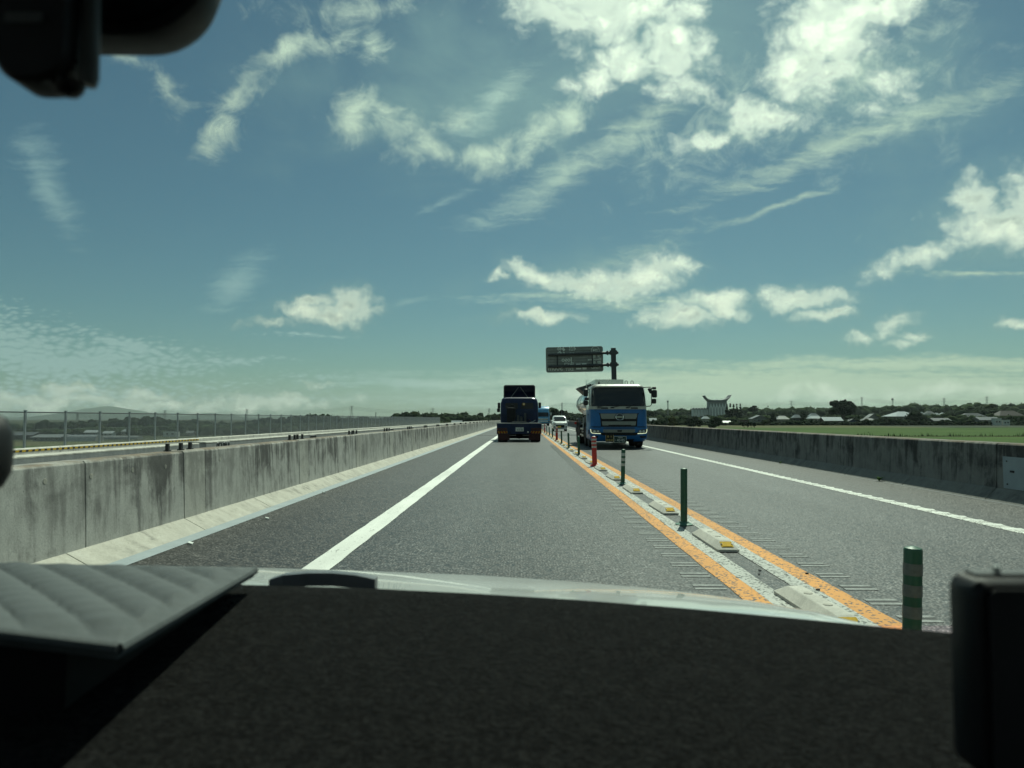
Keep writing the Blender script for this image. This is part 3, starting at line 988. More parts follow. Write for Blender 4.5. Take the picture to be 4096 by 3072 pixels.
while x < L:
    for sgn in (1, -1):
        a0, a1 = max(x, 0.03), min(x + hh, L - 0.03)
        if a1 > a0:
            z0, z1 = a0 - x, a1 - x
            if sgn < 0:
                z0, z1 = hh - z0, hh - z1
            wire(a0, z0 + 0.03, a1, z1 + 0.03)
    x += cell
net_me = net.mesh('netting', M['steel'])
ys_f = 22.33 - 5 * 2.0
k = 0
while ys_f + k * 2 < 136:
    yy = ys_f + k * 2
    place('post', post_me, fence, (0, yy, 0))
    place('netting', net_me, fence, (0.035, yy, 0))
    place('top_rail', rail_me, fence, (0, yy, 0))
    place('line_wire', wire_me, fence, (0.03, yy, 0))
    k += 1

# ------------------------------------------------------------------ lane separators: posts and blocks
XC = 1.99


def delineator(kind):
    name = 'delineator_post'
    t = thing(name, '', 'post')
    if kind == 'red':
        rr, h = 0.068, 0.80
        MB().lathe([(0.13, 0), (0.13, 0.02), (0.085, 0.05), (rr, 0.06), (rr, h - 0.03), (rr * .86, h), (rr * .4, h + .012)], n=20).build('tube', M['red'], t, smooth=True)
        for k_, z_ in enumerate((0.50, 0.60, 0.70)):
            MB().lathe([(rr + .002, z_), (rr + .002, z_ + 0.05)], n=20).build('reflective_band', M['reflect'], t, smooth=True)
        MB().lathe([(rr * .9, h - .012), (rr * .55, h + .014), (0.01, h + .018)], n=16).build('cap', M['plate_white'], t, smooth=True)
    else:
        rr, h = 0.041, 0.685
        MB().lathe([(rr, 0.03), (rr, h - 0.012), (rr * .97, h - 0.005), (rr * .9, h), (rr * .3, h + 0.008), (0.004, h + .009)], n=20).build('tube', M['green'], t, smooth=True)
        MB().lathe([(0.105, 0.0), (0.105, 0.012), (0.08, 0.018), (0.058, 0.03), (0.058, 0.04), (rr, 0.045)], n=20).build('base', M['green_base'], t, smooth=True)
        if kind in ('silver', 'dim'):
            m_ = M['reflect'] if kind == 'silver' else M['reflect_dim']
            for z_ in (0.36, 0.46, 0.56):
                MB().lathe([(rr + .0015, z_), (rr + .0015, z_ + 0.055)], n=20).build('reflective_band', m_, t, smooth=True)
    return t


proto = {}
GP = 'flexible posts between the orange lines'
for k in range(30):
    Yp = 3.44 + 5.345 * k
    kind = 'red' if k % 4 == 3 else 'dim' if k == 0 else 'silver' if k == 2 else 'plain'
    if kind not in proto:
        o = proto[kind] = delineator(kind)
    else:
        o = copy_tree(proto[kind])
    o.location = ((1.825 if k == 0 else XC) + rng.uniform(-.012, .012), Yp, 0.002)
    o.rotation_euler = (rng.uniform(-.035, .035), rng.uniform(-.022, .022), rng.uniform(0, 6))
    if k == 0:
        tag(o, 'green delineator post with three dull grey bands near the white bonnet', 'post', GP)
    elif k == 1:
        tag(o, 'unbanded green delineator post standing before the silver-banded one', 'post', GP)
    elif k == 2:
        tag(o, 'green delineator post with three silver bands next to a red post', 'post', GP)
    elif kind == 'red':
        tag(o, 'thick red delineator post with silver bands', 'post', GP)
    else:
        tag(o, 'plain green delineator post further along the centre lines', 'post', GP)


def lane_block():
    t = thing('lane_block', '', 'kerb block')
    w, l, h = 0.105, 0.52, 0.085
    rings = []
    for z_, a, b_ in ((0, w, l), (0.022, w, l), (0.028, w - .006, l - .01), (h, 0.058, l - 0.13), (h + .004, 0.05, l - .14)):
        rings.append([(px, py, z_) for px, py in rrect(a, b_, 0.012, 2)])
    MB().loft(rings).build('body', M['block'], t, smooth=True)
    ang = math.atan2(h - .028, 0.12)
    rf = MB().box((0, 0, 0), (0.088, 0.078, 0.008)).build('reflector', M['amber'], t, loc=(0, -l + 0.072, 0.062))
    rf.rotation_euler = (ang, 0, 0)
    fr = MB().box((0, 0, -0.003), (0.115, 0.092, 0.006)).build('reflector_frame', M['tape_y'], rf)
    for s_ in (-1, 1):
        MB().lathe([(0.006, 0), (0.006, 0.008)], (s_ * 0.051, 0.0, 0), n=8).build('screw', M['black'], rf)
    for s_ in (-1, 1):
        MB().lathe([(0.03, 0), (0.03, 0.004), (0.024, 0.007)], (0, 0.15 * s_, h + .003), n=16).build('plug', M['footing'], t)
    return t


lb = lane_block()
for k in range(40):
    o = lb if k == 0 else copy_tree(lb)
    o.location = (XC + rng.uniform(-.015, .015), 4.32 + 0.52 + 2.668 * k, 0.006)
    o.rotation_euler = (0, 0, rng.uniform(-.03, .03))
    if k == 0:
        tag(o, 'pale concrete lane block half hidden behind the white bonnet', 'kerb block', 'concrete lane blocks between the orange lines')
    elif k == 1:
        tag(o, 'pale concrete lane block with amber reflector before the unbanded green post', 'kerb block', 'concrete lane blocks between the orange lines')
    else:
        tag(o, 'pale concrete lane block with amber reflector between the white inner lines', 'kerb block', 'concrete lane blocks between the orange lines')

# ------------------------------------------------------------------ vehicles
class Shell:
    """a cab or car body given by level sections (z, half width, front y, back y, corner radius)"""
    def __init__(s, secs, n=6):
        s.secs, s.n = secs, n

    def at(s, z):
        q = s.secs
        if z <= q[0][0]:
            return q[0][1:]
        for a, b in zip(q, q[1:]):
            if a[0] <= z <= b[0]:
                t = (z - a[0]) / max(b[0] - a[0], 1e-6)
                return tuple(i + (j - i) * t for i, j in zip(a[1:], b[1:]))
        return q[-1][1:]

    def front(s, x, z):
        hw, yf, yb, r_ = s.at(z)
        t = abs(x) - (hw - r_)
        if t <= 0:
            return yf
        t = min(t, r_ * 0.98)
        return yf + r_ - math.sqrt(r_ * r_ - t * t)

    def body(s):
        rings = []
        for z, hw, yf, yb, r_ in s.secs:
            my, hy = (yf + yb) / 2, (yb - yf) / 2
            rings.append([(px, my + py, z) for px, py in rrect(hw, hy, min(r_, hw * .95, hy * .95), s.n)])
        return MB().loft(rings)

    def panel(s, rows, off=0.012, th=0.02, nx=14, wrap=None):
        """a panel lying on the front: rows of (z, x left, x right)"""
        out = []
        for z, xl, xr in rows:
            out.append([(xl + (xr - xl) * k / nx, s.front(xl + (xr - xl) * k / nx, z) - off, z) for k in range(nx + 1)])
        return MB().grid(out, (0, th, 0))

    def side(s, rows, sx, off=0.008, th=0.02):
        """a panel on a flank: rows of (z, y near, y far)"""
        out = []
        for z, ya, yb in rows:
            hw = s.at(z)[0]
            out.append([(sx * (hw + off), ya, z), (sx * (hw + off), yb, z)])
        return MB().grid(out, (-sx * th, 0, 0))


def wheel(parent, x, y, r_=0.5, w=0.28, rim='steel'):
    o = MB().lathe([(r_ * .55, -w / 2), (r_ * .93, -w / 2), (r_, -w / 2 + .04), (r_, w / 2 - .04), (r_ * .93, w / 2), (r_ * .55, w / 2)], axis='x', n=24).build('wheel', M['rubber'], parent, smooth=True, loc=(x, y, r_))
    MB().lathe([(r_ * .54, -w / 2 + .03), (r_ * .3, -w / 2 + .05), (r_ * .3, w / 2 - .05), (r_ * .54, w / 2 - .03)], axis='x', n=20).build('rim', M[rim], o, smooth=True)
    return o


def mirror_box(parent, c, size, name='mirror', m='black', rz=0.0):
    sx, sy, sz = size
    rings = []
    for yy, k in ((-sy / 2, .80), (-sy * .3, .97), (0, 1), (sy * .42, .98), (sy / 2, .9)):
        rings.append([(px, yy, pz) for px, pz in rrect(sx / 2 * k, sz / 2 * k, min(sx, sz) * .28 * k, 4)])
    o = MB().loft(rings).build(name, M[m], parent, smooth=True, loc=c)
    o.rotation_euler = (0, 0, rz)
    return o


# ---- oncoming blue tank lorry
TX, TY = 4.22, 31.0
tk = thing('tank_lorry', 'blue and cream tank lorry driving past with polished steel tank and lit lamp strips', 'truck', (TX, TY, 0))
sh = Shell([(0.30, 1.14, 0.14, 2.2, .20), (0.42, 1.235, 0.02, 2.25, .22), (0.60, 1.25, 0.0, 2.25, .22), (0.92, 1.25, 0.0, 2.25, .22),
            (0.95, 1.235, 0.02, 2.25, .2), (1.68, 1.235, 0.05, 2.25, .2), (1.70, 1.235, 0.05, 2.25, .2)])
up = Shell([(1.705, 1.235, 0.05, 2.25, .2), (1.82, 1.23, 0.06, 2.25, .2), (2.30, 1.205, 0.16, 2.25, .2), (2.68, 1.165, 0.27, 2.25, .2),
            (2.76, 1.12, 0.34, 2.22, .2), (2.82, 1.00, 0.5, 2.1, .25), (2.835, 0.8, 0.75, 1.9, .3)])
sh.body().build('cab_lower', M['blue'], tk, smooth=True)
up.body().build('cab_upper', M['cream'], tk, smooth=True)
ws = up.panel([(1.835, -1.17, 1.17), (1.87, -1.185, 1.185), (2.3, -1.165, 1.165), (2.63, -1.12, 1.12), (2.685, -1.06, 1.06)], .01, .02, 24).build('windscreen', M['glass'], tk, smooth=True)
up.panel([(2.68, -1.02, 1.02), (2.72, -1.0, 1.0)], .07, .1, 12).build('sun_visor', M['cream'], tk, smooth=True)
MB().tube([(-0.95, up.front(0, 1.86) - .04, 1.80), (-0.45, up.front(0, 1.9) - .03, 1.89), (0.1, up.front(0, 1.9) - .02, 1.885)], .013, 6).build('wiper', M['black'], ws)
MB().tube([(-0.35, up.front(0, 1.86) - .04, 1.78), (0.2, up.front(0, 1.9) - .04, 1.875), (0.62, up.front(0, 1.9) - .02, 1.90)], .013, 6).build('wiper', M['black'], ws)
MB().tube([(0.30, up.front(0, 1.86) - .04, 1.78), (0.75, up.front(0, 1.9) - .04, 1.885), (1.08, up.front(0, 1.9) + .0, 1.97)], .013, 6).build('wiper', M['black'], ws)
for xa, xb in ((-0.78, -0.46), (0.52, 0.84)):
    up.panel([(1.725, xa + .02, xb - .02), (1.74, xa, xb), (1.765, xa, xb), (1.785, xa + .03, xb - .03)], .008, .02, 4).build('air_slot', M['blackmatt'], tk)
for x_ in (-.9, -.33, .35):
    up.panel([(1.745, x_ - .05, x_ + .1), (1.785, x_ + .0, x_ + .16)], .02, .03, 3).build('wiper_pivot', M['black'], tk)
# dark surround and silver bars of the front
sh.panel([(0.56, -.72, .72), (0.62, -.80, .80), (1.05, -.79, .79), (1.42, -.82, .82), (1.54, -.88, .88), (1.66, -1.06, 1.06), (1.675, -1.07, 1.07)], .004, .02, 16).build('front_surround', M['blackmatt'], tk)
sh.panel([(1.525, -.81, .81), (1.54, -.88, .88), (1.655, -1.03, 1.03), (1.665, -1.03, 1.03)], .008, .02, 16).build('nose_panel', M['blue'], tk, smooth=True)
g1 = sh.panel([(1.285, -.72, .72), (1.30, -.745, .745), (1.36, -.775, .775), (1.50, -.80, .80), (1.512, -.79, .79)], .022, .03, 16).build('grille_bar', M['grille'], tk, smooth=True)
sh.panel([(1.00, -.72, -.46), (1.025, -.72, -.46)], .024, .03, 4).build('grille_bar', M['grille'], tk)
sh.panel([(1.00, .53, .72), (1.025, .53, .72)], .024, .03, 4).build('grille_bar', M['grille'], tk)
sh.panel([(1.026, -.72, .72), (1.10, -.735, .735), (1.175, -.745, .745)], .022, .03, 12).build('grille_bar', M['grille'], tk, smooth=True)
sh.panel([(0.69, -.60, .60), (0.71, -.68, .68), (0.80, -.70, .70), (0.825, -.69, .69)], .022, .03, 12).build('grille_bar', M['grille'], tk, smooth=True)
for zz in (.855, .89, .925, .96):
    sh.panel([(zz, -.68, .68), (zz + .012, -.68, .68)], .012, .02, 8).build('grille_slat', M['dark_steel'], tk)
sh.panel([(0.72, -.07, .11), (0.80, -.085, .125)], .045, .04, 3).build('camera_box', M['black'], tk)
# emblem: a ring crossed by a bar
em = MB().lathe([(0.205, 0), (0.205, -.02), (0.19, -.03)], axis='y', n=32).build('emblem', M['dark_steel'], tk, smooth=True, loc=(0.03, sh.front(0, 1.37) - .022, 1.365))
em.scale = (1.08, 1, .84)
rg = []
for k in range(41):
    t_ = 2 * math.pi * k / 40
    rg.append((math.cos(t_) * .158, -.035, math.sin(t_) * .158))
MB().tube(rg, .017, 8).build('ring', M['chrome'], em, smooth=True)
MB().b6(-.15, .15, -.048, -.03, -.018, .018).build('bar', M['chrome'], em, bevel=.004)
for s_ in (-1, 1):
    hl = sh.panel([(0.655, s_ * .80, s_ * 1.17), (0.67, s_ * .79, s_ * 1.205), (0.80, s_ * .86, s_ * 1.225), (0.835, s_ * 1.05, s_ * 1.23)], .014, .03, 10).build('headlamp', M['clear_lens'], tk, smooth=True)
    pts = [(s_ * .80, .645), (s_ * 1.0, .65), (s_ * 1.165, .665), (s_ * 1.205, .70), (s_ * 1.222, .77), (s_ * 1.228, .84)]
    MB().tube([(px, sh.front(px, pz) - .022, pz) for px, pz in pts], .014, 6).build('lamp_strip', M['drl'], hl, smooth=True)
    for q in (.92, 1.07):
        MB().lathe([(.052, 0), (.052, -.012), (.035, -.02)], (s_ * q, sh.front(q, .74) - .012, .735), 'y', 14).build('lamp_bowl', M['brushed'], hl, smooth=True)
    sh.panel([(0.455, s_ * .95, s_ * 1.10), (0.47, s_ * .92, s_ * 1.17), (0.545, s_ * .90, s_ * 1.18)], .006, .02, 6).build('fog_recess', M['blackmatt'], tk)
    sh.panel([(0.905, s_ * .80, s_ * 1.2), (0.955, s_ * .80, s_ * 1.21)], .004, .02, 8).build('corner_vent', M['blackmatt'], tk)
    for q in (0.95, 1.0):
        pass
sh.panel([(0.30, -.55, .62), (0.40, -.60, .66)], .01, .03, 10).build('bumper_lip', M['black'], tk)
# plates
pl = MB().box((0, 0, 0), (.52, .012, .255)).build('number_plate', M['plate_green'], tk, loc=(0.04, -.025, .39), bevel=.004)
fr_ = MB()
for a_, b_, c_, d_ in ((-.27, .27, -.14, -.127), (-.27, .27, .127, .14), (-.27, -.257, -.127, .127), (.257, .27, -.127, .127)):
    fr_.b6(a_, b_, -.012, .008, c_, d_)
fr_.build('frame', M['brushed'], pl)
lettering('40-85', .155, M['letter_white'], pl, (.03, -.008, -.035), (R(90), 0, 0), sx=.98)
lettering('・', .10, M['letter_white'], pl, (-.21, -.008, -.035), (R(90), 0, 0))
lettering('大宮800', .062, M['letter_white'], pl, (0, -.008, .08), (R(90), 0, 0))
pl2 = MB().box((0, 0, 0), (.345, .012, .31)).build('cargo_plate', M['blackmatt'], tk, loc=(-.415, -.03, .435), bevel=.004)
for s_ in (-.165, .165):
    MB().b6(s_ - .008, s_ + .008, -.014, .0, -.155, .155).build('edge', M['letter_gold'], pl2)
lettering('最 大', .105, M['letter_gold'], pl2, (0, -.009, .075), (R(90), 0, 0))
lettering('積載量', .098, M['letter_gold'], pl2, (0, -.009, -.075), (R(90), 0, 0))
# flank, doors, mirrors
for s_ in (-1, 1):
    up.side([(1.86, .38, 1.55), (2.2, .42, 1.55), (2.6, .50, 1.5)], s_).build('side_window', M['glass'], tk)
    sh.side([(1.45, .9, 1.1), (1.49, .9, 1.1)], s_, .02).build('door_handle', M['black'], tk)
    sh.side([(.62, .35, .9), (.80, .35, .9)], s_, .006).build('step', M['blackmatt'], tk)
    sh.side([(1.12, .42, 1.62), (1.64, .42, 1.62)], s_, .004).build('door', M['blue'], tk)
mirror_box(tk, (-1.43, .10, 2.43), (.20, .14, .34))
mirror_box(tk, (-1.39, .12, 2.16), (.18, .13, .13))
mirror_box(tk, (-1.43, .10, 1.98), (.21, .14, .21))
MB().tube([(-1.2, .3, 2.62), (-1.27, .15, 2.6), (-1.28, .12, 1.9), (-1.22, .25, 1.84)], .018, 8).build('mirror_arm', M['black'], tk, smooth=True)
MB().tube([(-1.28, .12, 2.43), (-1.36, .12, 2.43)], .015, 6).build('mirror_arm', M['black'], tk)
MB().tube([(-1.28, .12, 1.98), (-1.36, .12, 1.98)], .015, 6).build('mirror_arm', M['black'], tk)
mirror_box(tk, (1.56, .06, 2.38), (.22, .15, .34))
mirror_box(tk, (1.55, .06, 2.625), (.17, .14, .11))
mirror_box(tk, (1.54, .08, 2.055), (.19, .13, .22), rz=.3)
o = mirror_box(tk, (1.37, .02, 2.51), (.13, .10, .25), 'kerb_mirror')
o.rotation_euler = (0, R(-32), .4)
MB().tube([(1.10, .3, 2.66), (1.40, .1, 2.67), (1.44, .08, 2.62), (1.43, .08, 1.90), (1.38, .1, 1.84), (1.2, .3, 1.83)], .018, 8).build('mirror_arm', M['black'], tk, smooth=True)
MB().tube([(-1.36, .5, 2.66), (-1.37, .5, 3.02)], .012, 6).build('aerial', M['brushed'], tk)
MB().tube([(-1.2, .55, 2.75), (-1.30, .5, 3.05), (-1.40, .45, 3.34)], .004, 4).build('aerial', M['dark_steel'], tk)
# roof beacon
MB().lathe([(.05, 0), (.05, .04), (.03, .09), (.012, .16)], (-.73, 1.2, 2.83), n=10).build('roof_horn', M['black'], tk)
# chassis, tank and its fittings
MB().b6(-.43, .43, 1.2, 9.2, .62, .88).build('chassis', M['blackmatt'], tk)
MB().b6(-1.18, 1.18, 2.4, 2.75, .95, 2.05).build('intake_box', M['dark_steel'], tk, bevel=.03)
prof = [(.10, 0), (.55, .06), (.85, .16), (.98, .30), (1.0, .42), (1.0, 5.9), (.98, 6.0), (.85, 6.15), (.5, 6.28), (.1, 6.33)]
tankm = MB().lathe([(r_, h) for r_, h in prof], axis='y', n=48).build('tank', M['chrome'], tk, smooth=True, loc=(0, 2.75, 2.10))
tankm.scale = (1.21, 1, .74)
for yy in (1.0, 3.1, 5.2):
    MB().lathe([(1.004, yy), (1.012, yy + .01), (1.012, yy + .07), (1.004, yy + .08)], axis='y', n=48).build('tank_band', M['brushed'], tankm, smooth=True)
for s_ in (-1, 1):
    MB().b6(s_ * .62 - .12, s_ * .62 + .12, 2.9, 8.9, 1.0, 1.42).build('tank_cradle', M['dark_steel'], tk)
wk = MB()
for a_, b_, c_, d_ in ((-.72, .62, 2.9, 2.93), (-.72, -.69, 2.93, 8.0), (.59, .62, 2.93, 8.0), (-.72, .62, 7.97, 8.0)):
    wk.b6(a_, b_, c_, d_, 2.80, 3.16)
wk.build('walkway_rail', M['brushed'], tk)
MB().b6(-.69, .59, 2.93, 7.97, 2.79, 2.82).build('walkway', M['dark_steel'], tk)
for yy in (4.0, 6.2):
    MB().lathe([(.26, 2.8), (.26, 3.0), (.22, 3.05), (.1, 3.07)], (0, yy, 0), n=18).build('hatch', M['brushed'], tk, smooth=True)
for xx in (.76, 1.04):
    MB().tube([(xx - .05, 3.0, 2.6), (xx - .05, 3.0, 3.06), (xx - .02, 3.0, 3.10), (xx + .03, 3.0, 3.10), (xx + .06, 3.0, 3.06), (xx + .06, 3.0, 2.6)], .017, 6).build('grab_rail', M['dark_steel'], tk, smooth=True)
MB().prism([(-1.42, 2.84), (-.78, 3.03), (-.74, 2.95), (-1.05, 2.52)], 4.4, 6.2).build('side_cover', M['dark_steel'], tk)
for s_ in (-1, 1):
    for yy in (1.38, 3.15, 6.5, 7.8):
        wheel(tk, s_ * (1.06 if yy < 4 else .98), yy, .5, .29 if yy < 4 else .5)
    for yy in (3.15, 6.5, 7.8):
        arc = [(yy + .62 * math.cos(R(a)), .52 + .62 * math.sin(R(a))) for a in range(-5, 186, 15)]
        arc2 = [(yy + .58 * math.cos(R(a)), .52 + .58 * math.sin(R(a))) for a in range(185, -6, -15)]
        MB().prism(arc + arc2, s_ * .85, s_ * 1.22, 'x').build('mudguard', M['black'], tk)
    MB().lathe([(.28, 4.0), (.30, 4.05), (.30, 5.5), (.28, 5.55)], (s_ * .88, 0, .72), 'y', 20).build('fuel_tank', M['dark_steel'], tk, smooth=True)
    MB().b6(s_ * 1.2 - .02, s_ * 1.2 + .02, 4.0, 5.75, .45, .53).build('side_guard', M['brushed'], tk)
    MB().b6(s_ * 1.2 - .02, s_ * 1.2 + .02, 4.0, 5.75, .75, .83).build('side_guard', M['brushed'], tk)
for kz in range(4):
    MB().tube([(-1.19, 3.98, .45 + kz * .2), (-1.25, 4.1, .43 + kz * .2), (-1.25, 4.4, .43 + kz * .2), (-1.19, 4.52, .45 + kz * .2)], .016, 6).build('ladder_rung', M['brushed'], tk, smooth=True)
MB().b6(-1.24, -1.05, 3.75, 3.95, .9, 1.35).build('tool_box', M['steel'], tk, bevel=.02)
MB().tube([(-1.15, 5.8, .95), (-1.2, 6.6, 1.28), (-1.2, 7.6, 1.3), (-1.15, 8.5, .95)], .05, 8).build('hose', M['black'], tk, smooth=True)
MB().b6(-1.2, 1.2, 9.0, 9.2, .55, .8).build('rear_bumper', M['dark_steel'], tk)
MB().lathe([(.07, 0), (.07, .05)], (-1.27, 8.2, 1.05), 'y', 10).build('marker_lamp', M['red'], tk)

# ---- dark blue tractor unit driving ahead, seen from behind
AX, AY = -0.16, 39.4
ta = thing('tractor_unit', 'dark navy lorry driving ahead, rear panel with striped boards and white plate', 'truck', (AX, AY, 0))
MB().b6(-1.24, 1.24, 0.0, .10, .44, 1.02).build('tail_panel', M['navy'], ta, bevel=.012)
MB().b6(-1.26, 1.26, -.02, .3, 1.023, 1.05).build('deck_edge', M['steel'], ta)
MB().b6(-1.22, 1.22, .31, 3.2, .98, 1.04).build('deck', M['dark_steel'], ta)
MB().b6(-.43, .43, .11, 5.6, .62, .92).build('chassis', M['blackmatt'], ta)
MB().b6(-.62, .62, .5, .9, .36, .615).build('axle', M['blackmatt'], ta)
MB().lathe([(.1, -.2), (.2, -.1), (.2, .1), (.1, .2)], (.0, .7, .36), 'y', 14).build('differential', M['blackmatt'], ta)
MB().b6(-.62, .62, 3.4, 4.2, .10, .27).build('front_valance', M['blackmatt'], ta)
for s_ in (-1, 1):
    MB().b6(s_ * .83 - .30, s_ * .83 + .30, .12, .14, .10, .46).build('mud_flap', M['red_dark'], ta)
    lc = MB().b6(s_ * .93 - .28, s_ * .93 + .28, -.025, 0, .62, .79).build('lamp_cluster', M['black'], ta, bevel=.006)
    for q in range(3):
        MB().b6(s_ * .93 - .265 + q * .18, s_ * .93 - .105 + q * .18, -.034, -.026, .635, .775).build('lens', M['red_dark'], lc, bevel=.006)
    bd = MB().b6(s_ * .925 - .28, s_ * .925 + .28, -.02, -.001, .475, .605).build('striped_board', M['dim_amber'], ta)
    for q in range(4):
        x0 = s_ * .925 - .28 + q * .155
        xs_ = [x0, x0 + .075, x0 + .075 - s_ * -.06, x0 - s_ * -.06]
        lo, hi = s_ * .925 - .279, s_ * .925 + .279
        k_ = [(min(max(a, lo), hi), b_) for a, b_ in zip(xs_, (.477, .477, .603, .603))]
        if max(a for a, _ in k_) - min(a for a, _ in k_) > .03:
            MB().prism(k_, -.024, -.0205).build('stripe', M['dim_red'], bd)
    MB().lathe([(.03, 0), (.03, -.02)], (s_ * 1.2, -.01, .71), 'y', 10).build('side_reflector', M['red'], ta)
    for yy in (.75, 4.35):
        wheel(ta, s_ * (.92 if yy < 2 else 1.02), yy, .5, .55 if yy < 2 else .29)
    arc = [(.75 + .64 * math.cos(R(a)), .5 + .56 * math.sin(R(a))) for a in range(0, 181, 15)]
    arc2 = [(.75 + .61 * math.cos(R(a)), .5 + .53 * math.sin(R(a))) for a in range(180, -1, -15)]
    MB().prism(arc + arc2, s_ * .66, s_ * 1.2, 'x').build('mudguard', M['black'], ta)
    MB().lathe([(.27, 2.0), (.29, 2.05), (.29, 3.2), (.27, 3.25)], (s_ * .9, 0, .70), 'y', 18).build('fuel_tank', M['brushed'], ta, smooth=True)
npl = MB().box((0, 0, 0), (.45, .01, .22)).build('number_plate', M['plate_white'], ta, loc=(.03, -.02, .70), bevel=.003)
lettering('64-45', .14, M['letter_dark'], npl, (.025, -.007, -.03), (R(90), 0, 0))
lettering('・', .08, M['letter_dark'], npl, (-.19, -.007, -.03), (R(90), 0, 0))
lettering('つくば100', .05, M['letter_dark'], npl, (0, -.007, .075), (R(90), 0, 0))
MB().lathe([(.045, 0), (.045, -.015), (.03, -.02)], (.49, 0, .555), 'y', 14).build('reflector', M['plate_white'], ta)
MB().lathe([(.05, 0), (.05, -.01)], (-.51, 0, .54), 'y', 14).build('socket', M['blackmatt'], ta)
ca = Shell([(.95, 1.10, 3.62, 5.6, .12), (1.2, 1.15, 3.6, 5.7, .14), (2.2, 1.14, 3.6, 5.65, .16), (2.48, 1.06, 3.64, 5.4, .2), (2.58, .95, 3.75, 5.2, .25)])
ca.body().build('cab', M['navy'], ta, smooth=True)
for s_ in (-1, 1):
    ca.panel([(1.88, s_ * .12, s_ * .80), (1.92, s_ * .09, s_ * .84), (2.2, s_ * .09, s_ * .84), (2.25, s_ * .12, s_ * .80)], .012, .02, 6).build('rear_window', M['black'], ta)
st = MB().lathe([(.075, 0), (.075, -.004)], (.27, 3.585, 2.17), 'y', 20).build('round_sticker', M['amber'], ta)
MB().lathe([(.04, -.005), (.04, -.007)], (.27, 3.585, 2.17), 'y', 16).build('sticker_centre', M['plate_white'], st)
for q in range(9):
    MB().b6(-.83 + q * .2, -.72 + q * .2, 3.62, 3.66, 2.37, 2.46).build('roof_rib', M['navy'], ta, bevel=.01)
# roof air deflector: a hollow hood open to the rear
rows_o, hood = [], MB()
rings = []
for yy, hw, zt in ((4.35, .97, 3.36), (4.7, .98, 3.30), (5.2, .97, 3.0), (5.55, .9, 2.62)):
    rings.append([(-hw, yy, 2.55), (-hw, yy, zt - .08), (-hw + .08, yy, zt), (hw - .08, yy, zt), (hw, yy, zt - .08), (hw, yy, 2.55)])
hood.grid(rings)
inner = [[(x * .975, y_ , 2.56 + (z - 2.55) * .975) for x, y_, z in r_] for r_ in rings]
hood.grid(inner)
hood.build('roof_deflector', M['navy'], ta)
MB().tube([(-.52, 4.36, 2.60), (-.06, 4.36, 3.22)], .012, 6).build('strut', M['steel'], ta)
MB().tube([(.52, 4.36, 2.60), (.06, 4.36, 3.22)], .012, 6).build('strut', M['steel'], ta)
MB().b6(-.98, .98, 4.28, 4.36, 2.53, 2.58).build('roof_rail', M['navy'], ta)
mirror_box(ta, (-1.29, 5.35, 2.12), (.17, .12, .36))
mirror_box(ta, (-1.32, 5.35, 1.82), (.20, .12, .24))
mirror_box(ta, (1.28, 5.35, 2.13), (.17, .12, .36))
MB().tube([(-1.1, 5.4, 2.3), (-1.23, 5.38, 2.3), (-1.23, 5.38, 1.75), (-1.1, 5.4, 1.75)], .014, 6).build('mirror_arm', M['black'], ta)
MB().tube([(1.1, 5.4, 2.3), (1.22, 5.38, 2.3), (1.22, 5.38, 1.95), (1.1, 5.4, 1.95)], .014, 6).build('mirror_arm', M['black'], ta)
MB().b6(-.75, -.28, 3.2, 3.58, 1.1, 1.95).build('air_cleaner', M['blackmatt'], ta, bevel=.04)
MB().tube([(-.5, 3.5, 2.1), (-.35, 3.4, 2.12), (-.26, 3.36, 1.9), (-.25, 3.36, 1.3)], .03, 8).build('hose', M['black'], ta, smooth=True)
for q, (x0, x1, z1) in enumerate(((-.15, .0, 1.5), (.05, .2, 1.42), (.28, .42, 1.62))):
    MB().b6(x0, x1, 3.3, 3.55, 1.05, z1).build('valve_block', M['dark_steel'], ta, bevel=.02)
MB().tube([(.5, 3.3, 1.15), (.6, 3.2, 1.25), (.72, 3.1, 1.12)], .02, 6).build('air_line', M['red_dark'], ta, smooth=True)
MB().tube([(.62, 2.8, 1.06), (.80, 2.9, 1.10), (.95, 3.2, 1.2)], .02, 6).build('air_line', M['steel'], ta, smooth=True)
MB().prism([(-.45, 1.05), (.45, 1.05), (.4, 1.14), (-.4, 1.14)], 1.1, 2.0).build('coupling_plate', M['dark_steel'], ta)

# ---- blue lorry far behind in the oncoming lane
bt = thing('box_lorry', 'blue lorry with a roof deflector following the white van', 'truck', (3.72, 127, 0))
bs = Shell([(.35, 1.15, .1, 2.2, .2), (.5, 1.24, 0, 2.2, .2), (1.3, 1.24, 0.03, 2.2, .2), (1.6, 1.23, .05, 2.2, .2), (2.45, 1.16, .25, 2.2, .2), (2.6, 1.05, .4, 2.1, .2)])
bs.body().build('cab', M['sky_blue'], bt, smooth=True)
bs.panel([(1.62, -1.15, 1.15), (1.7, -1.17, 1.17), (2.4, -1.1, 1.1)], .012, .02, 14).build('windscreen', M['glass'], bt, smooth=True)
bs.panel([(.45, -.85, .85), (1.3, -.95, .95)], .01, .02, 12).build('grille', M['blackmatt'], bt)
for zz, w_ in ((1.18, .92), (.98, .86), (.72, .9)):
    bs.panel([(zz, -w_, w_), (zz + .1, -w_ - .03, w_ + .03)], .02, .03, 12).build('grille_bar', M['brushed'], bt)
for s_ in (-1, 1):
    bs.panel([(.62, s_ * .88, s_ * 1.2), (.82, s_ * .9, s_ * 1.22)], .015, .02, 6).build('headlamp', M['clear_lens'], bt)
    mirror_box(bt, (s_ * 1.45, .1, 2.1), (.2, .14, .5), m='brushed')
    for yy in (1.4, 6.5):
        wheel(bt, s_ * 1.05, yy, .5, .3)
rings = []
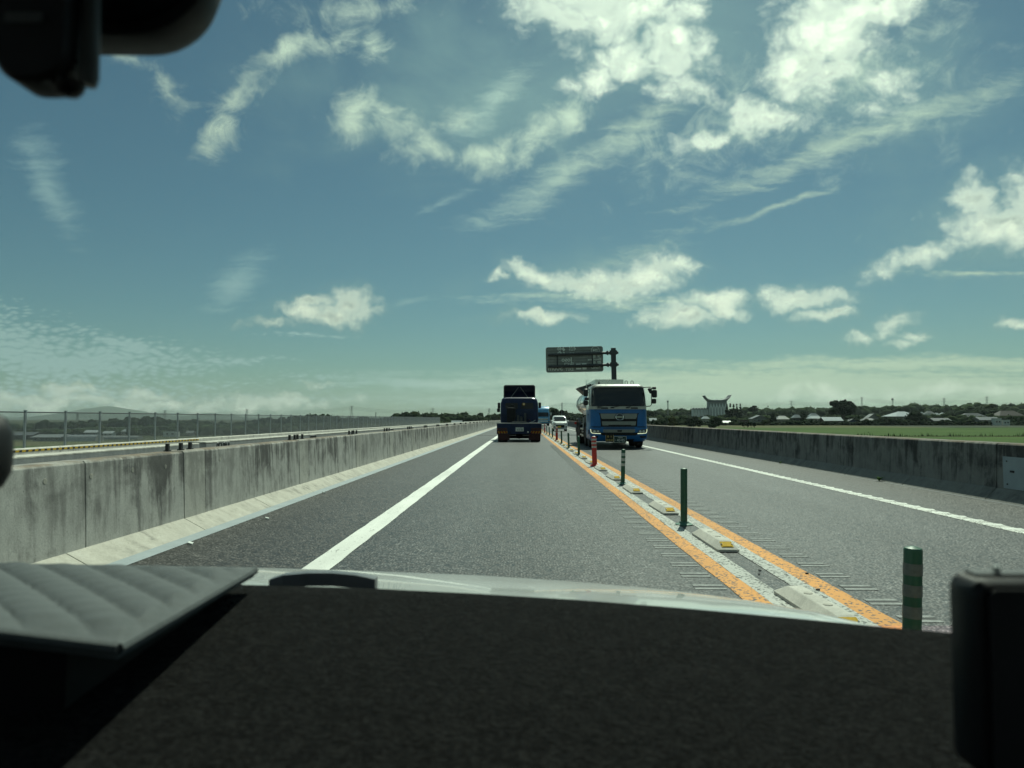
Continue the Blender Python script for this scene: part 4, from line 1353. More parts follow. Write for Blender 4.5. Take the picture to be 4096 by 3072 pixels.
for yy, hw, zt in ((.35, .9, 2.62), (.75, 1.15, 3.1), (1.6, 1.2, 3.45), (2.2, 1.2, 3.5)):
    rings.append([(px, yy, (2.55 + zt) / 2 + pz) for px, pz in rrect(hw, (zt - 2.5) / 2, .06, 3)])
MB().loft(rings).build('roof_deflector', M['sky_blue'], bt, smooth=True)
MB().b6(-.2, .2, .5, .53, 2.76, 2.84).build('name_board', M['plate_white'], bt)
MB().b6(-1.22, 1.22, 2.5, 9.5, .95, 3.45).build('cargo_box', M['brushed'], bt, bevel=.03)
MB().b6(-1.1, 1.1, -.04, .06, .32, .48).build('bumper', M['dark_steel'], bt)
MB().b6(-.43, .43, 1.5, 9.4, .6, .94).build('chassis', M['blackmatt'], bt)

# ---- small white van
VX, VY = 3.86, 72
wv = thing('minivan', 'small white boxy van with yellow plate in the oncoming lane', 'van', (VX, VY, 0))
vsn = Shell([(.2, .68, .10, 3.3, .15), (.35, .735, .02, 3.36, .18), (.6, .74, 0, 3.38, .2), (.86, .735, .06, 3.38, .2), (.98, .72, .30, 3.36, .2), (1.02, .705, .62, 3.35, .18),
             (1.3, .66, .95, 3.33, .16), (1.52, .60, 1.25, 3.28, .16), (1.58, .56, 1.4, 3.2, .2), (1.60, .42, 1.7, 3.0, .2)])
vsn.body().build('body', M['white'], wv, smooth=True)
vsn.panel([(1.03, -.62, .62), (1.06, -.645, .645), (1.3, -.60, .60), (1.5, -.545, .545)], .01, .02, 12).build('windscreen', M['glass'], wv, smooth=True)
vsn.panel([(.36, -.40, .40), (.42, -.44, .44), (.62, -.44, .44), (.66, -.42, .42)], .01, .02, 10).build('lower_grille', M['blackmatt'], wv)
vsn.panel([(.76, -.40, .40), (.82, -.42, .42)], .01, .02, 8).build('grille_bar', M['chrome'], wv)
npv = MB().box((0, 0, 0), (.33, .01, .165)).build('number_plate', M['plate_yellow'], wv, loc=(-.09, -.025, .47))
for s_ in (-1, 1):
    vsn.panel([(.70, s_ * .45, s_ * .66), (.74, s_ * .42, s_ * .715), (.88, s_ * .46, s_ * .70), (.93, s_ * .55, s_ * .67)], .01, .02, 8).build('headlamp', M['clear_lens'], wv, smooth=True)
    MB().lathe([(.07, 0), (.07, -.015)], (s_ * .6, vsn.front(s_ * .6, .45) + .004, .45), 'y', 14).build('fog_lamp', M['blackmatt'], wv)
    mirror_box(wv, (s_ * .83, .85, 1.06), (.19, .12, .13), m='white')
    MB().tube([(s_ * .66, .9, 1.03), (s_ * .78, .86, 1.04)], .02, 6).build('mirror_arm', M['black'], wv)
    vsn.side([(1.06, .95, 2.9), (1.3, 1.15, 2.9), (1.5, 1.4, 2.85)], s_).build('side_window', M['glass'], wv)
    for yy in (.65, 2.9):
        wheel(wv, s_ * .64, yy, .28, .16)

# ---- direction sign seen from behind, cantilevered from the barrier
SY = 60.5
sg = thing('road_sign', 'large road direction sign seen from behind on a steel cantilever pole', 'sign', (P(2462, 1674, SY).x, SY, 0))
sg.rotation_euler = (0, R(-1.2), 0)
bx_ = sg.location.x


def sgx(u):
    return (u - 2461) * SY / F


def sgz(v):
    return 1.3 + (1674 - v) * SY / F


MB().b6(-.20, .20, -.20, .20, .0, sgz(1392)).build('pole', M['dark_steel'], sg, bevel=.03)
MB().b6(-.3, .3, -.3, .3, .0, .06).build('base_plate', M['dark_steel'], sg)
pw, ph = (sgx(2422) - sgx(2191)) / 2, (sgz(1381) - sgz(1484)) / 2
pcx, pcz = (sgx(2422) + sgx(2191)) / 2, (sgz(1381) + sgz(1484)) / 2
pan = MB().prism(rrect(pw, ph, .2, 6), -.0, .03).build('panel', M['sign_back'], sg, loc=(pcx, .42, pcz))
for k_ in range(9):
    zz = -ph + .18 + k_ * (2 * ph - .3) / 8
    MB().b6(-pw + .1, pw - .1, -.025, -.002, zz - .022, zz + .022).build('stiffener', M['sign_rib'], pan)
for xx in (-pw * .66, -.02, pw * .45):
    MB().b6(xx - .03, xx + .03, -.03, -.026, -ph + .08, ph - .08).build('joint_strip', M['sign_back'], pan)
for vz in (1412, 1460):
    zz = sgz(vz)
    MB().tube([(sgx(2200), .22, zz - .02), (.45, .22, zz + .05)], .115, 10).build('beam', M['dark_steel'], sg, smooth=True)
    MB().lathe([(.12, -.60), (.20, -.46), (.20, -.40), (.12, -.38)], (0, .22, zz + .045), 'x', 12).build('flange', M['dark_steel'], sg)
    MB().b6(-.30, .30, -.24, .3, zz - .13, zz + .22).build('bracket', M['dark_steel'], sg, bevel=.02)
for uu in (2237, 2378):
    MB().b6(sgx(uu) - .06, sgx(uu) + .06, .30, .40, sgz(1468), sgz(1408)).build('hanger', M['dark_steel'], sg)
LB = M['sign_letter']


def back_text(txt, u, v, size, sx=1.0, al='CENTER'):
    # pale reversed letters laid on the back stand in for light through the panel
    o_ = lettering(txt, size, LB, pan, (sgx(u) - pcx, -.034, sgz(v) - pcz), (R(90), 0, 0), al, 1.0, .002)
    o_.scale = (-sx, 1, 1)
    o_.data.offset = size * .016
    return o_


back_text('常 総', 2275, 1400, .74)
back_text('Joso', 2275, 1433, .52)
back_text('出口', 2284, 1455, .44)
back_text('EXIT', 2285, 1473, .34)
back_text('500m', 2229, 1468, .56)
back_text('下 妻', 2395, 1425, .34)
back_text('Shimotsuma', 2387, 1434, .27, .88)
back_text('取 手', 2395, 1449, .34)
back_text('Toride', 2392, 1468, .30)
back_text('294', 2391, 1398, .30)
rt = [(math.cos(R(a)) * .34 * (1 if -150 < a < 150 else 1), math.sin(R(a)) * .34) for a in range(0, 360, 15)]
MB().tube([(x_ + sgx(2391) - pcx, -.034, z_ + sgz(1398) - pcz) for x_, z_ in rt + rt[:1]], .02, 4).build('route_shield', LB, pan)
for (a_, b_, c_, d_) in ((2312, 2333, 1467, 1474), (2337, 2354, 1466, 1474), (2312, 2331, 1450, 1455), (2335, 2354, 1449, 1455)):
    MB().b6(sgx(a_) - pcx, sgx(b_) - pcx, -.036, -.032, sgz(d_) - pcz, sgz(c_) - pcz).build('exit_symbol', LB, pan)

# ---- round sign seen from behind beyond the van
rs = thing('round_sign', 'small round road sign seen from behind on a thin post beyond the van', 'sign', (7.95, 142, 0))
MB().lathe([(.40, 0), (.42, .02), (.40, .03)], (0, 0, 2.62), 'y', 28).build('disc', M['sign_back'], rs)
MB().lathe([(.42, -.004), (.385, -.008), (.385, .0), (.42, .0)], (0, 0, 2.62), 'y', 28).build('rim', M['blackmatt'], rs)
MB().cyl((0, -.06, 0), (0, -.06, 3.0), .045, n=10).build('post', M['steel'], rs)

# ------------------------------------------------------------------ vegetation
nrg = np.random.default_rng(11)


def ico(sub):
    bm = bmesh.new()
    bmesh.ops.create_icosphere(bm, subdivisions=sub, radius=1)
    v = np.array([q.co[:] for q in bm.verts])
    f = np.array([[w.index for w in q.verts] for q in bm.faces])
    bm.free()
    return v, f


ICO1, ICO2 = ico(2), ico(3)


def lump(c, r_, base=ICO1, rough=.28):
    """one uneven clump"""
    v, f = base
    n = v.copy()
    d = np.zeros(len(v))
    for _ in range(6):
        k = nrg.normal(size=3) * nrg.uniform(2, 6)
        d += np.sin(v @ k + nrg.uniform(0, 6.28)) * rough / 4
    d += nrg.normal(size=len(v)) * rough * .28
    n = v * (1 + d)[:, None]
    return n * np.array(r_) + np.array(c), f


def leaves(c, r_, n, size):
    """small leaf-sprays standing off a clump's surface"""
    p = nrg.normal(size=(n, 3))
    p /= np.linalg.norm(p, axis=1)[:, None]
    cen = np.array(c) + p * np.array(r_) * nrg.uniform(.85, 1.22, size=(n, 1))
    a = nrg.normal(size=(n, 3))
    b = nrg.normal(size=(n, 3))
    a /= np.linalg.norm(a, axis=1)[:, None]
    b -= a * (a * b).sum(1)[:, None]
    b /= np.linalg.norm(b, axis=1)[:, None]
    s_ = size * nrg.uniform(.5, 1.3, size=(n, 1))
    v = np.stack([cen - a * s_, cen + b * s_ * .6, cen + a * s_, cen - b * s_ * .6], 1).reshape(-1, 3)
    f = np.arange(4 * n).reshape(-1, 4)
    return v, f


def np_mesh(name, parts, m):
    me = bpy.data.meshes.new(name)
    V = np.concatenate([q[0] for q in parts])
    nv = 0
    loops, starts, tot = [], [], 0
    for v, f in parts:
        k = f.shape[1]
        loops.append((f + nv).ravel())
        starts.append(tot + np.arange(len(f)) * k)
        tot += f.size
        nv += len(v)
    loops, starts = np.concatenate(loops), np.concatenate(starts)
    me.vertices.add(len(V))
    me.vertices.foreach_set('co', V.astype(np.float32).ravel())
    me.loops.add(len(loops))
    me.loops.foreach_set('vertex_index', loops.astype(np.int32))
    me.polygons.add(len(starts))
    me.polygons.foreach_set('loop_start', starts.astype(np.int32))
    me.update(calc_edges=True)
    me.validate()
    me.materials.append(m)
    return me


def crown_parts(w, h, z0, n, leaf, shape='round', nl=110):
    out = []
    for _ in range(n):
        t = nrg.uniform(0, 1)
        if shape == 'round':
            a = nrg.uniform(0, 6.28)
            rr = math.sqrt(nrg.uniform(0, 1)) * .68 * math.sin(math.pi * (.15 + .8 * t)) ** .6
            c_ = (math.cos(a) * rr * w / 2, math.sin(a) * rr * w / 2, z0 + h * (.12 + .74 * t))
            s_ = w * nrg.uniform(.15, .27)
        elif shape == 'cone':
            a = nrg.uniform(0, 6.28)
            rr = nrg.uniform(0, .7) * (1 - t)
            c_ = (math.cos(a) * rr * w / 2, math.sin(a) * rr * w / 2, z0 + h * (.05 + .85 * t))
            s_ = w * (.14 + .26 * (1 - t))
        else:       # flat, layered pine
            a = nrg.uniform(0, 6.28)
            rr = nrg.uniform(.1, .8)
            c_ = (math.cos(a) * rr * w / 2, math.sin(a) * rr * w / 2, z0 + h * (.2 + .65 * t))
            s_ = w * nrg.uniform(.13, .22)
        r_ = (s_, s_, s_ * (.55 if shape == 'flat' else .85))
        out.append(lump(c_, r_))
        out.append(leaves(c_, r_, nl // 2, leaf))
    return out


def tree(label, loc, w, h, m='leaf_mid', shape='round', trunk=.3, n=14, group=None, cat='tree', name='tree', leaf=None):
    t = thing(name, label, cat, loc, nrg.uniform(0, 6), group)
    zc = h * trunk
    place('crown', np_mesh('crown', crown_parts(w, h - zc, zc, n, leaf or w * .055, shape), M[m]), t)
    mb = MB()
    rt_ = max(.12, w * .035)
    mb.tube([(0, 0, -.3), (rt_ * .5, 0, zc * .6), (0, rt_ * .4, zc + (h - zc) * .5)], [rt_ * 1.4, rt_, rt_ * .5], 8)
    for k in range(3):
        a = k * 2.1 + .4
        mb.tube([(0, 0, zc * .8), (math.cos(a) * w * .16, math.sin(a) * w * .16, zc + (h - zc) * .3), (math.cos(a) * w * .28, math.sin(a) * w * .28, zc + (h - zc) * .5)], [rt_ * .6, rt_ * .4, rt_ * .2], 6)
    mb.build('trunk', M['bark'], t)
    return t


def bush(label, loc, w, h, m='leaf_dark', group=None, n=9):
    t = thing('bush', label, 'bush', loc, nrg.uniform(0, 6), group)
    place('foliage', np_mesh('foliage', crown_parts(w, h * .95, 0, n, w * .06), M[m]), t)
    return t


def gz(x):
    return LEFT_Z if x < -90 else RIGHT_Z if x > 19 else ground_h(x, 0)


def woods(name, label, prof, Y, depth, m, size, hmax=None, ground=None, rows=3, leafn=26):
    """a far wood that reads as one mass; prof = (u, v of the tree tops) pairs along it"""
    parts = []
    us = [q[0] for q in prof]
    vs_ = [q[1] for q in prof]
    for row in range(rows):
        Yr = Y + depth * row / max(rows - 1, 1)
        step = size * F / Yr * .62
        u = us[0]
        while u < us[-1]:
            v = np.interp(u, us, vs_) + nrg.normal() * 4 - (rows - 1 - row) * -3
            p = P(u, v, Yr + nrg.uniform(-1, 1) * depth * .15)
            g = gz(p.x) if ground is None else ground
            h = max(p.z - g, 2.5)
            s_ = size * nrg.uniform(.38, .72)
            z = p.z - s_ * .8
            lv = 0
            while z > g - s_ * .3 and lv < 5:
                c_ = (p.x + nrg.normal() * size * .15, p.y + nrg.normal() * size * .3 - lv * size * .12, z)
                r_ = (s_ * nrg.uniform(.9, 1.25), s_ * nrg.uniform(.9, 1.2), s_ * nrg.uniform(.7, 1.0))
                parts.append(lump(c_, r_))
                if lv < 2:
                    parts.append(leaves(c_, r_, leafn, size * .10))
                z -= s_ * 1.05
                s_ *= nrg.uniform(.95, 1.2)
                lv += 1
            u += step * nrg.uniform(.7, 1.3)
    o = place(name, np_mesh(name, parts, M[m]))
    return tag(o, label, None, None, 'stuff')


# far woods, from the fence round to the rice fields
woods('woods', 'dark wooded rise beyond the sheds and the mesh fence',
      [(-150, 1700), (120, 1698), (170, 1686), (240, 1694), (330, 1684), (420, 1680), (520, 1674), (600, 1668), (700, 1684), (780, 1682), (860, 1690), (1000, 1684), (1150, 1690)], 760, 60, 'leaf_dark', 11)
woods('woods', 'lower belt of trees among the farm roofs behind the mesh fence',
      [(100, 1722), (300, 1716), (430, 1712), (560, 1708), (640, 1700), (760, 1698), (850, 1706), (1000, 1700), (1200, 1694), (1500, 1690), (1800, 1684)], 560, 70, 'leaf_mid', 8)
woods('woods', 'dark tree belt between the fence end and the navy lorry',
      [(1000, 1682), (1120, 1672), (1240, 1662), (1300, 1664), (1420, 1676), (1560, 1672), (1590, 1655), (1650, 1648), (1710, 1656), (1800, 1650), (1870, 1655), (1930, 1662), (2000, 1660), (2060, 1664)], 660, 60, 'leaf_dark', 10)
woods('woods', 'wooded hill closing the road ahead behind the white van',
      [(1980, 1664), (2100, 1660), (2190, 1645), (2215, 1632), (2240, 1640), (2270, 1656), (2330, 1654), (2360, 1648), (2420, 1650), (2600, 1640)], 780, 70, 'leaf_dark', 9, ground=-6)
woods('woods', 'long low wooded ridge on the skyline beyond the village',
      [(2380, 1650), (2560, 1644), (2680, 1641), (2760, 1638), (2850, 1640), (2960, 1638), (3060, 1636), (3200, 1634), (3330, 1630), (3450, 1632), (3550, 1628), (3620, 1622), (3660, 1617), (3720, 1624), (3850, 1622), (3960, 1618), (4020, 1622), (4100, 1618), (4300, 1616)], 1250, 130, 'leaf_mid', 15, ground=-2)
woods('woods', 'mixed hedgerow trees along the village edge beyond the rice fields',
      [(2560, 1668), (2650, 1660), (2740, 1668), (2850, 1660), (2950, 1668), (3050, 1662), (3150, 1668), (3300, 1662), (3450, 1664), (3600, 1660), (3720, 1652), (3860, 1642), (3960, 1634), (4060, 1644), (4300, 1640)], 800, 60, 'leaf_dark', 10)
woods('undergrowth', 'dark shrubs and garden hedges in front of the village houses',
      [(2560, 1684), (2620, 1678), (2750, 1688), (2900, 1689), (3000, 1691), (3050, 1688), (3130, 1690), (3190, 1681), (3240, 1688), (3340, 1690), (3370, 1682), (3440, 1684), (3520, 1678), (3560, 1676), (3640, 1682), (3700, 1684), (3800, 1682), (3900, 1684), (3960, 1690), (4050, 1690), (4200, 1684)], 548, 14, 'leaf_dark', 3.2, rows=2)
woods('garden_trees', 'mixed garden trees between the village roofs',
      [(2580, 1672), (2700, 1664), (2790, 1676), (2880, 1668), (2990, 1672), (3080, 1664), (3160, 1668), (3220, 1662), (3290, 1668), (3400, 1658), (3440, 1668), (3530, 1662), (3600, 1668), (3700, 1664), (3800, 1660), (3900, 1662), (4000, 1664), (4200, 1660)], 670, 30, 'leaf_mid', 6.5, rows=2)

# trees and bushes that stand out
def at_base(u, Y, v=None):
    p = P(u, 1674, Y)
    return (p.x, p.y, gz(p.x))


def top_h(u, vtop, Y, base):
    return P(u, vtop, Y).z - base[2]


def utree(label, u, vtop, Y, wpx, base_z=None, **kw):
    b_ = at_base(u, Y)
    if base_z is not None:
        b_ = (b_[0], b_[1], base_z)
    return tree(label, b_, S(0, wpx, Y), top_h(u, vtop, Y, b_), **kw)


utree('tall dark broad tree rising above the silver-roofed building', 3372, 1604, 640, 104, m='leaf_dark', n=34, trunk=.34, shape='flat')
utree('wide dark tree in front of the large silver roof', 3665, 1652, 570, 70, m='leaf_dark', n=18, trunk=.08)
utree('narrow dark conifer between the grey house and the hip-roofed house', 3093, 1640, 575, 30, m='leaf_dark', shape='cone', trunk=.08, n=14)
utree('rounded dark tree beside the stacked hip roofs', 3213, 1648, 590, 34, m='leaf_dark', n=14, trunk=.15)
utree('umbrella-shaped pine on the skyline beside the conifers', 3013, 1622, 1000, 44, m='leaf_dark', shape='flat', trunk=.62, n=12)
for k_, (u_, v_) in enumerate(((2909, 1612), (2922, 1609), (2935, 1609), (2948, 1608), (2962, 1610))):
    utree('slim pointed conifer in the row beside the horned hall', u_, v_, 930, 15, m='leaf_dark', shape='cone', trunk=.3, n=16, group='slim conifers beside the horned hall', base_z=-2)
for k_, u_ in enumerate((2912, 2930, 2948)):
    utree('thick dark grove tree below the slim conifers', u_, 1634, 760, 34, m='leaf_dark', n=16, trunk=.1, group='grove below the conifers', base_z=-4)
for k_, (u_, v_, w_) in enumerate(((3840, 1628, 46), (3880, 1622, 50), (3925, 1620, 52), (3965, 1616, 58), (4010, 1626, 40))):
    utree('big rounded tree in the clump behind the beige house', u_, v_, 860, w_, m='leaf_mid' if k_ != 3 else 'leaf_olive', n=18, trunk=.1, group='rounded trees behind the beige house')
for k_, (u_, v_, w_, m_) in enumerate(((2768, 1672, 62, 'leaf_dark'), (2690, 1668, 44, 'leaf_olive'), (2800, 1678, 26, 'leaf_dark'), (2865, 1670, 44, 'leaf_dark'), (2630, 1682, 30, 'leaf_mid'))):
    utree('bushy tree on the slope beside the tank lorry', u_, v_, 470, w_, m=m_, n=14, trunk=.05, group='bushy trees on the slope')
b_ = at_base(2848, 400)
bush('low rounded bush alone on the field edge', b_, S(0, 36, 400), S(1692, 1712, 400), n=12)
for u_ in (2976, 2990, 3004, 3018):
    utree('small clipped tree in the short row on the dry field', u_, 1690, 395, 20, m='leaf_dark', n=9, trunk=.4, group='row of clipped trees on the dry field')
utree('lone shrub standing in the rice field', 3472, 1728, 268, 8, m='leaf_mid', n=6, trunk=.1)
utree('pale round garden tree before the grey gabled house', 3060, 1682, 540, 34, m='leaf_mid', n=12, trunk=.05)
utree('dark round tree on the wooded rise behind the sheds', 645, 1686, 600, 60, m='leaf_dark', n=16, trunk=.05)
utree('single round tree above the mesh fence on the skyline', 1460, 1661, 700, 24, m='leaf_dark', n=12, trunk=.1)
utree('dark spreading tree beside the pylon behind the white van', 2217, 1629, 420, 44, m='leaf_dark', n=22, trunk=.1)
# reeds along the paddy dyke
parts = []
for k_ in range(900):
    xx = 88 + nrg.uniform(0, 1) * 130
    yy = 211.5 + nrg.normal() * .6
    hgt = nrg.uniform(.5, 1.3) * (1.2 if math.sin(xx * .7) > 0 else .7)
    a = nrg.uniform(0, 3.1)
    w = .12
    vv = np.array([[xx - w * math.cos(a), yy - w * math.sin(a), RIGHT_Z], [xx + w * math.cos(a), yy + w * math.sin(a), RIGHT_Z], [xx + nrg.normal() * .15, yy, RIGHT_Z + hgt]])
    parts.append((vv, np.array([[0, 1, 2]])))
tag(place('reed_grass', np_mesh('reed_grass', parts, M['leaf_mid'])), 'row of reeds along the dyke between the rice fields', kind='stuff')

# ------------------------------------------------------------------ houses
HM = {}


def hm(kind, col, rough=.7, metal=0.0, spec=.4):
    key = (kind, col)
    if key not in HM:
        HM[key] = mat(kind, col, rough, metal, var=.12, scale=.6, spec=spec)
    return HM[key]


WALLS = dict(cream=(.24, .23, .19), grey=(.17, .175, .175), brown=(.07, .05, .04), white=(.50, .51, .49), beige=(.19, .175, .14), dark=(.04, .04, .04), navy=(.025, .04, .08))
ROOFS = dict(grey=(.10, .105, .11), dark=(.045, .05, .052), silver=(.30, .31, .31), pale=(.22, .225, .22), brown=(.07, .055, .045), white=(.52, .53, .52), blue=(.12, .17, .24))


def house(label, u0, u1, vtop, Y, wall, roof, style='gable', along='x', storeys=1, group=None, name='house', cat='house', depth=None, base=None, roof_frac=.38, gloss=.45):
    p = P((u0 + u1) / 2, 1674, Y)
    g = gz(p.x) if base is None else base
    w = S(u0, u1, Y)
    ztop = P((u0 + u1) / 2, vtop, Y).z
    H = max(ztop - g, 2.2)
    rh = min(H * roof_frac, w * .34)
    wh = H - rh
    d = depth or min(max(w * .6, 4), 12)
    t = thing(name, label, cat, (p.x, p.y, g), 0, group)
    wm = hm('house_wall_' + wall, WALLS[wall])
    rm = hm('house_roof_' + roof, ROOFS[roof], gloss, 0.3 if roof in ('silver', 'white', 'pale') else 0.0)
    ov = w * .05 + .25
    hx, hy = w / 2 - ov, d / 2
    if style == 'gable' and along == 'x':
        MB().b6(-hx, hx, -hy, hy, -.3, wh).build('wall', wm, t)
        prof = [(-hy - ov, wh - .12), (0, wh + rh), (hy + ov, wh - .12), (hy + ov, wh - .30), (0, wh + rh - .2), (-hy - ov, wh - .30)]
        MB().prism(prof, -w / 2, w / 2, 'x').build('roof', rm, t)
        for s_ in (-1, 1):
            MB().prism([(-hy, wh + .001), (hy, wh + .001), (0, wh + rh * .86)], s_ * hx - .05, s_ * hx + .05, 'x').build('gable_end', wm, t)
    elif style == 'gable':
        MB().b6(-hx, hx, -hy, hy, -.3, wh).build('wall', wm, t)
        prof = [(-w / 2, wh - .12), (0, wh + rh), (w / 2, wh - .12), (w / 2, wh - .30), (0, wh + rh - .2), (-w / 2, wh - .30)]
        MB().prism(prof, -hy - ov, hy + ov).build('roof', rm, t)
        MB().prism([(-hx, wh + .001), (hx, wh + .001), (0, wh + rh * .88)], -hy + .02, -hy + .1).build('gable_end', wm, t)
    elif style == 'hip':
        MB().b6(-hx, hx, -hy, hy, -.3, wh).build('wall', wm, t)
        e = [(-w / 2, -hy - ov, wh), (w / 2, -hy - ov, wh), (w / 2, hy + ov, wh), (-w / 2, hy + ov, wh)]
        rl = max(w / 2 - (hy + ov) * .8, w * .12)
        mb = MB().add(e + [(q[0], q[1], wh - .18) for q in e] + [(-rl, 0, wh + rh), (rl, 0, wh + rh)],
                      [(0, 1, 9, 8), (1, 2, 9), (2, 3, 8, 9), (3, 0, 8), (0, 4, 5, 1), (1, 5, 6, 2), (2, 6, 7, 3), (3, 7, 4, 0), (4, 7, 6, 5)])
        ro = mb.build('roof', rm, t)
        MB().b6(-rl - .2, rl + .2, -.12, .12, wh + rh - .04, wh + rh + .14).build('ridge', rm, ro)
    elif style == 'vault':
        prof = [(hy * math.cos(R(a)), H * math.sin(R(a)) ** .8 if a not in (0, 180) else 0) for a in range(0, 181, 12)]
        MB().prism(prof, -w / 2, w / 2, 'x').build('cover', rm, t)
        for k in range(6):
            xx = -w / 2 + w * k / 5
            arc = [(q[0] * 1.01, q[1] * 1.01) for q in prof]
            MB().tube([(min(max(xx, -w / 2 + .1), w / 2 - .1), a, b_) for a, b_ in arc], .06, 4).build('hoop', hm('hoop', (.3, .31, .31)), t)
        return t
    else:           # flat box
        MB().b6(-w / 2, w / 2, -hy, hy, -.3, H - .2).build('wall', wm, t)
        MB().b6(-w / 2 - .1, w / 2 + .1, -hy - .1, hy + .1, H - .2, H).build('roof', rm, t)
        wh = H
    # windows and a door on the side that faces the road
    gl = M['glass']
    nwin = max(2, int(w / 3.2))
    for st_ in range(storeys):
        zc = wh * (st_ + .55) / storeys
        for k in range(nwin):
            xx = -hx + (k + .5) * 2 * hx / nwin
            ww, hh_ = min(1.7, 1.2 * hx / nwin), min(1.2, wh / storeys * .42)
            wo = MB().b6(xx - ww / 2, xx + ww / 2, -hy - .05, -hy + .02, zc - hh_ / 2, zc + hh_ / 2).build('window', hm('window_frame', (.45, .45, .43)), t)
            MB().b6(xx - ww / 2 + .08, xx + ww / 2 - .08, -hy - .07, -hy - .045, zc - hh_ / 2 + .08, zc + hh_ / 2 - .08).build('pane', gl, wo)
    return t


VL = 'village houses beyond the rice fields'
house('small house with a gleaming pale roof among the slope trees', 2806, 2837, 1664, 640, 'cream', 'white', 'hip', gloss=.2, group=VL)
house('dark brown flat shed beside the dry field', 2956, 2990, 1679, 560, 'brown', 'dark', 'flat', name='shed', cat='shed')
house('two-storey grey house with a wide gable roof', 3000, 3068, 1661, 575, 'grey', 'grey', 'gable', 'y', 2, VL, roof_frac=.34)
house('cream house with a pale hipped tile roof', 3101, 3153, 1662, 585, 'cream', 'pale', 'hip', storeys=1, group=VL)
house('dark house with gleaming roof edges behind round garden trees', 3168, 3205, 1658, 640, 'dark', 'silver', 'hip', group=VL, gloss=.2)
house('cream house with bright hipped roof behind the long silver roof', 3230, 3285, 1662, 575, 'cream', 'white', 'hip', storeys=2, group=VL, gloss=.25, roof_frac=.3)
house('upper hip-roofed house rising behind the bright hipped roof', 3234, 3274, 1652, 640, 'grey', 'silver', 'hip', storeys=2, group=VL)
house('long barn with a bright silver corrugated roof', 3284, 3362, 1668, 565, 'brown', 'white', 'gable', 'x', name='barn', cat='barn', gloss=.2, roof_frac=.42)
house('navy blue gabled shed beside the long barn', 3385, 3428, 1675, 560, 'navy', 'dark', 'gable', 'y', name='shed', cat='shed')
house('grey house with white-edged gable roof', 3463, 3511, 1655, 640, 'grey', 'pale', 'gable', 'y', 2, VL)
house('big low hall with a broad gleaming silver roof', 3553, 3658, 1646, 660, 'beige', 'white', 'hip', storeys=2, name='hall', cat='building', gloss=.2, depth=22)
for k_, (a, b_, v_) in enumerate(((3671, 3697, 1648), (3735, 3757, 1651), (3759, 3781, 1650))):
    house('small bright-roofed house among trees behind the broad silver hall', a, b_, v_, 740, 'cream', 'white', 'hip', group='bright small roofs behind the silver hall', gloss=.25)
house('pale two-storey house with light hip roof on the tree line', 3701, 3733, 1643, 760, 'white', 'pale', 'hip', storeys=2, group=VL)
house('low dark-roofed farmhouse left of the beige house'.replace(' left of', ' beside'), 3838, 3935, 1652, 700, 'dark', 'dark', 'hip', group=VL)
house('wide beige house with a pale ridge line', 3980, 4078, 1642, 700, 'beige', 'brown', 'hip', storeys=2, group=VL)
house('low grey-roofed house behind the white container', 3900, 3985, 1668, 640, 'grey', 'grey', 'gable', 'x', group=VL)
house('larger white container box at the field edge', 3972, 3999, 1673, 545, 'white', 'white', 'flat', name='container', cat='container', base=-4.4)
house('smaller white container box at the field edge', 4006, 4032, 1679, 545, 'white', 'white', 'flat', name='container', cat='container', base=-4.4)
house('small low grey shed on the dry field', 2889, 2921, 1683, 560, 'grey', 'pale', 'gable', 'x', name='shed', cat='shed')
house('white-roofed house on the slope close to the tank lorry', 2596, 2626, 1672, 560, 'cream', 'white', 'gable', 'x', group=VL, gloss=.3)
house('plain grey farmhouse among dark trees behind the navy shed', 3440, 3500, 1672, 610, 'grey', 'grey', 'hip', group=VL)
house('long low farm roof among dark shrubs', 3720, 3792, 1672, 620, 'dark', 'grey', 'gable', 'x', group=VL)
FL = 'farm roofs beyond the mesh fence'
LZ = LEFT_Z
house('big grey-roofed farm shed with a white gable', 158, 280, 1737, 420, 'grey', 'pale', 'gable', 'x', name='shed', cat='shed', group=FL, depth=14)
house('long pale greenhouse beside the big farm shed', 280, 402, 1739, 415, 'white', 'silver', 'vault', name='greenhouse', cat='greenhouse', group=FL, gloss=.25, depth=9)
house('low long pale greenhouse beyond the first one', 404, 565, 1743, 450, 'white', 'pale', 'vault', name='greenhouse', cat='greenhouse', group=FL, gloss=.35, depth=7)
house('dark-walled shed with sloping grey roof near the fence post', 60, 160, 1728, 450, 'dark', 'grey', 'gable', 'x', name='shed', cat='shed', group=FL)
